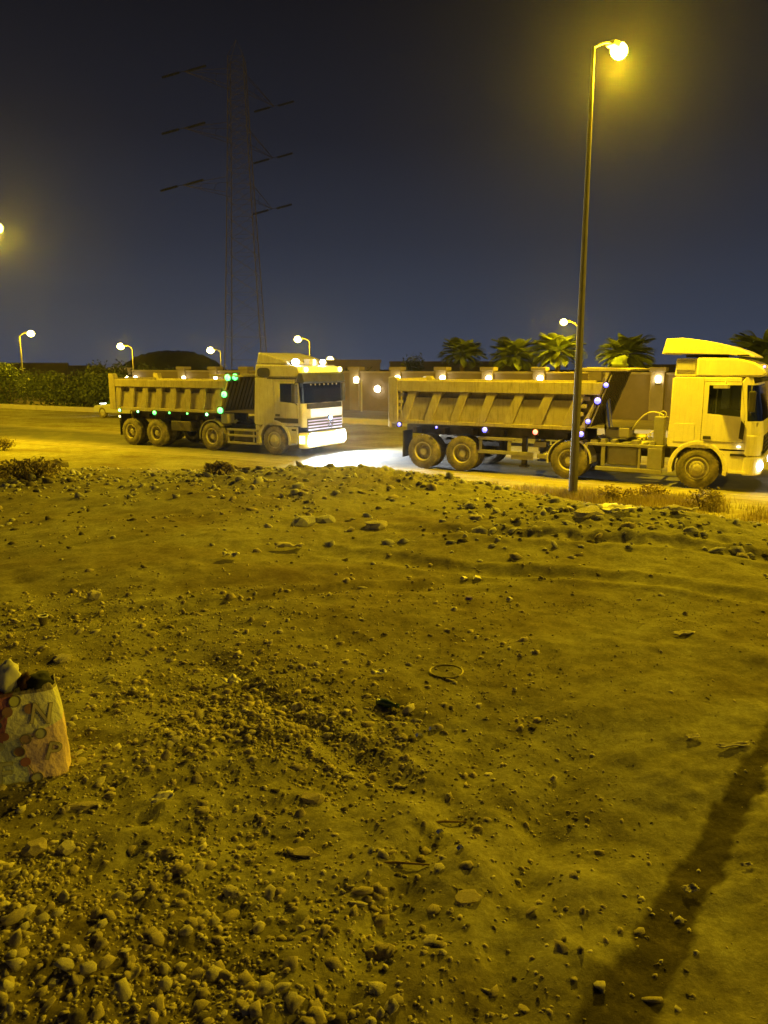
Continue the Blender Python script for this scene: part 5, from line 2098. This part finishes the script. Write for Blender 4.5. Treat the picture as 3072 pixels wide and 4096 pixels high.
mb.prism([(bag_pt(2 * math.pi * i / 24, 0)[0] * 0.97, bag_pt(2 * math.pi * i / 24, 0)[1] * 0.97) for i in range(24)], 0.003, 0.008, 'z')
mb.build('bag_base', mbag, BG)


def front_y(x, z):
    """y of the bag's front at x, z (nearest vertex of the lattice)"""
    k = min(1.0, max(0.0, z / bh))
    a = np.linspace(math.pi, 2 * math.pi, 181)
    ps = np.array([bag_pt(t_, k)[:2] for t_ in a])
    o_ = np.argsort(ps[:, 0])
    return float(np.interp(x, ps[o_, 0], ps[o_, 1]))


ink = {n_: mat('ink_' + n_, c_, 0.6) for n_, c_ in dict(lime=(0.48, 0.50, 0.18), blue=(0.06, 0.08, 0.30), rose=(0.36, 0.15, 0.15), plum=(0.25, 0.14, 0.14), peach=(0.55, 0.38, 0.25), sage=(0.42, 0.44, 0.34), outline=(0.24, 0.22, 0.17), cream=(0.52, 0.47, 0.35)).items()}


def disc(x, z, r_, m_, outline=False):
    mb = MB()
    n = 18
    rings = [(0.0, 0), (r_ * 0.55, 0), (r_, 0)]
    vs = [(x, front_y(x, z) - 0.004, z)]
    for rr2 in (r_ * 0.55, r_):
        for i in range(n):
            a = 2 * math.pi * i / n
            px_, pz_ = x + rr2 * math.cos(a), z + rr2 * math.sin(a)
            vs.append((px_, front_y(px_, pz_) - 0.004, pz_))
    fs = [(0, 1 + i, 1 + (i + 1) % n) for i in range(n)] + [(1 + i, 1 + n + i, 1 + n + (i + 1) % n, 1 + (i + 1) % n) for i in range(n)]
    mb.add(vs, fs)
    mb.build('printed_dot', m_, BG)
    if outline:
        mb = MB()
        pts = []
        for i in range(n + 1):
            a = 2 * math.pi * i / n
            px_, pz_ = x + r_ * 1.05 * math.cos(a), z + r_ * 1.05 * math.sin(a)
            pts.append((px_, front_y(px_, pz_) - 0.0045, pz_))
        mb.tube(pts, 0.0022, 4)
        mb.build('printed_ring', ink['outline'], BG)


for x, z, m_, ol in ((0.012, 0.335, 'lime', True), (-0.015, 0.300, 'plum', False), (-0.055, 0.255, 'blue', False), (-0.035, 0.205, 'rose', False), (0.038, 0.185, 'peach', True), (0.092, 0.200, 'sage', True),
                     (-0.055, 0.165, 'sage', False), (0.012, 0.135, 'plum', True), (0.030, 0.090, 'rose', False), (0.066, 0.022, 'sage', True), (0.060, 0.300, 'plum', False)):
    disc(x, z, 0.0185, ink[m_], ol)
for (xa, za), (xb, zb_) in (((0.038, 0.185), (0.092, 0.200)), ((0.012, 0.135), (0.038, 0.185)), ((0.030, 0.090), (0.066, 0.022)), ((-0.055, 0.255), (-0.015, 0.300))):
    mb = MB()
    pts = []
    for i in range(7):
        k = 0.18 + 0.64 * i / 6
        x, z = xa + (xb - xa) * k, za + (zb_ - za) * k
        pts.append((x, front_y(x, z) - 0.004, z))
    mb.tube(pts, 0.002, 4)
    mb.build('printed_line', ink['outline'], BG)


def letter(ch, x, z, size, tilt, m_, grow=0.0):
    cu = bpy.data.curves.new('letter', 'FONT')
    cu.body = ch
    cu.size = size
    cu.align_x = 'CENTER'
    cu.align_y = 'CENTER'
    cu.extrude = 0.0008
    cu.offset = grow
    to = bpy.data.objects.new('letter', cu)
    COL.objects.link(to)
    dg = bpy.context.evaluated_depsgraph_get()
    me_ = bpy.data.meshes.new_from_object(to.evaluated_get(dg))
    bpy.data.objects.remove(to)
    me_.materials.clear()
    me_.materials.append(m_)
    ct, st_ = math.cos(tilt), math.sin(tilt)
    for v in me_.vertices:
        a, b_ = v.co.x * ct - v.co.y * st_ + x, v.co.x * st_ + v.co.y * ct + z
        v.co = (a, front_y(a, b_) - 0.0055 - (0.0008 if grow == 0 else 0.0) - v.co.z, b_)
    me_.update()
    link('printed_letter', me_, BG)


for ch, x, z, s_, tl in (('N', 0.098, 0.272, 0.105, -0.2), ('P', 0.128, 0.115, 0.105, -0.3), ('F', -0.045, 0.055, 0.12, -0.1)):
    letter(ch, x, z, s_, tl, ink['outline'], 0.0022)
    letter(ch, x, z, s_, tl, ink['cream'] if ch != 'F' else ink['sage'])


def lump(name, x, y, z, sx_, sy_, sz_, m_, label, cat, seed):
    import bmesh
    bm = bmesh.new()
    bmesh.ops.create_icosphere(bm, subdivisions=3, radius=1.0)
    for v in bm.verts:
        n_ = v.co.copy()
        k = 1 + 0.9 * float(fbm(np.array([n_.x * 2 + seed]), np.array([n_.y * 2 + n_.z * 1.7]), seed, 3)[0]) + 0.2 * float(fbm(np.array([n_.x * 6 + seed]), np.array([n_.y * 6 + n_.z * 5]), seed + 3, 2)[0])
        v.co = Vector((n_.x * sx_ * k, n_.y * sy_ * k, n_.z * sz_ * k))
    me_ = bpy.data.meshes.new(name)
    bm.to_mesh(me_)
    bm.free()
    me_.materials.append(m_)
    me_.polygons.foreach_set('use_smooth', [True] * len(me_.polygons))
    w_ = BG.matrix_basis @ Vector((x, y, z))
    o = link(name, me_, None, w_, (0, 0, rad(20)))
    return tag(o, label, cat)


lump('crumpled_tissue', -0.005, 0.0, 0.405, 0.038, 0.035, 0.062, mat('tissue', (0.62, 0.62, 0.56), 0.9), 'crumpled white tissue sticking out of the top of the printed bag', 'tissue', 3)
lump('dark_cloth', 0.095, 0.0, 0.380, 0.055, 0.045, 0.034, mat('charcoal_cloth', (0.016, 0.019, 0.019), 0.9), 'charcoal cloth in the right part of the open bag', 'cloth', 5)
lump('dark_cloth', 0.045, 0.0, 0.385, 0.024, 0.04, 0.036, mat('maroon_cloth', (0.04, 0.012, 0.016), 0.9), 'maroon cloth between the tissue and the charcoal cloth in the bag', 'cloth', 7)
lump('dark_cloth', -0.11, 0.0, 0.360, 0.05, 0.045, 0.03, mat('brown_cloth', (0.07, 0.03, 0.028), 0.9), 'brown cloth at the left of the open bag', 'cloth', 9)

# ------------------------------------------------------------------ dry grass and scrub on the verge
def blades(n, xyf, hmin, hmax, m_, name, wd=0.008, seed=3):
    r = np.random.RandomState(seed)
    X, Y = xyf(r, n)
    Z = height(X, Y)
    n = len(X)
    h = r.uniform(hmin, hmax, n)
    a = r.rand(n) * 6.283
    lean = r.rand(n) * 0.55 * h
    dx, dy = np.cos(a), np.sin(a)
    w = wd * (0.6 + r.rand(n))
    p0 = np.stack([X - dy * w, Y + dx * w, Z - 0.01], 1)
    p1 = np.stack([X + dy * w, Y - dx * w, Z - 0.01], 1)
    p2 = np.stack([X + dx * lean * 0.45 + dy * w * 0.6, Y + dy * lean * 0.45 - dx * w * 0.6, Z + h * 0.6], 1)
    p3 = np.stack([X + dx * lean * 0.45 - dy * w * 0.6, Y + dy * lean * 0.45 + dx * w * 0.6, Z + h * 0.6], 1)
    p4 = np.stack([X + dx * lean, Y + dy * lean, Z + h], 1)
    V = np.stack([p0, p1, p2, p3, p4], 1).reshape(-1, 3)
    b_ = 5 * np.arange(n)
    T = np.concatenate([np.stack([b_, b_ + 1, b_ + 2], 1), np.stack([b_, b_ + 2, b_ + 3], 1), np.stack([b_ + 3, b_ + 2, b_ + 4], 1)])
    struct(link(name, fast_mesh(name, V, T, m_)), 'stuff')


def tufts(cs, spread, lim):
    def f(r, n):
        k = r.randint(0, len(cs), n)
        c = np.array(cs)[k]
        X = c[:, 0] + r.normal(size=n) * spread * c[:, 2]
        Y = c[:, 1] + r.normal(size=n) * spread * c[:, 2]
        v = 0.5 * X + NY * Y
        ok = v < lim
        return X[ok], Y[ok]
    return f


rg = np.random.RandomState(17)
cs = []
for _ in range(230):
    u = rg.uniform(-9, 10.5)
    v = rg.uniform(14.8, 19.0)
    dens = 1.0 if -7.5 < u - 0.0 < 0 else 0.5
    cs.append(uv(u, v) + (rg.uniform(0.4, 1.2) ,))
# denser around the lamp base and to its right
bx_, by_ = NEAR.location.x, NEAR.location.y
for _ in range(150):
    cs.append((bx_ + rg.normal() * 1.3 + 0.7, by_ - 0.3 + rg.normal() * 0.55 - 0.35 * rg.rand(), rg.uniform(0.4, 1.0)))
blades(42000, tufts(cs, 0.22, 19.35), 0.03, 0.19, M_dry, 'dry_grass', 0.004, 3)
for k, (px, py, w, h, lb) in enumerate(((2820, 2040, 0.62, 0.45, 'round dry bush on the verge at the right below the truck cab'), (880, 1898, 0.35, 0.16, 'low dry bush on the bank below the left truck'),
                                        (110, 1915, 0.9, 0.30, 'dull grey green bush on the bank at the far left'), (5, 1800, 0.8, 0.45, 'brown bush at the left frame edge beside the road'),
                                        (2470, 2005, 0.7, 0.36, 'dry yellow bush right of the street lamp base'),
                                        (2620, 1990, 0.7, 0.36, 'dry yellow bush before the front wheel of the right truck'))):
    q = spot(px, py)
    shrub('dry_bush', q.x, q.y, q.z - 0.02, w, h, lb, 'bush', 1500, M_dryb if k not in (4, 5) else M_dry, 'dry bushes on the bank', 0.035, 90 + k)

# ------------------------------------------------------------------ thin haze added to give the lamps a halo
mh = bpy.data.materials.new('halo_haze')
mh.use_nodes = True
t = mh.node_tree
t.nodes.clear()
o_ = t.nodes.new('ShaderNodeOutputMaterial')
vp = t.nodes.new('ShaderNodeVolumePrincipled')
vp.inputs['Color'].default_value = (0.85, 0.86, 0.9, 1)
vp.inputs['Density'].default_value = 0.00022
vp.inputs['Anisotropy'].default_value = 0.88
t.links.new(vp.outputs[0], o_.inputs['Volume'])
mb = MB()
mb.box(-420, 420, -330, 560, -1.2, 62)
struct(mb.build('haze', mh), 'stuff')
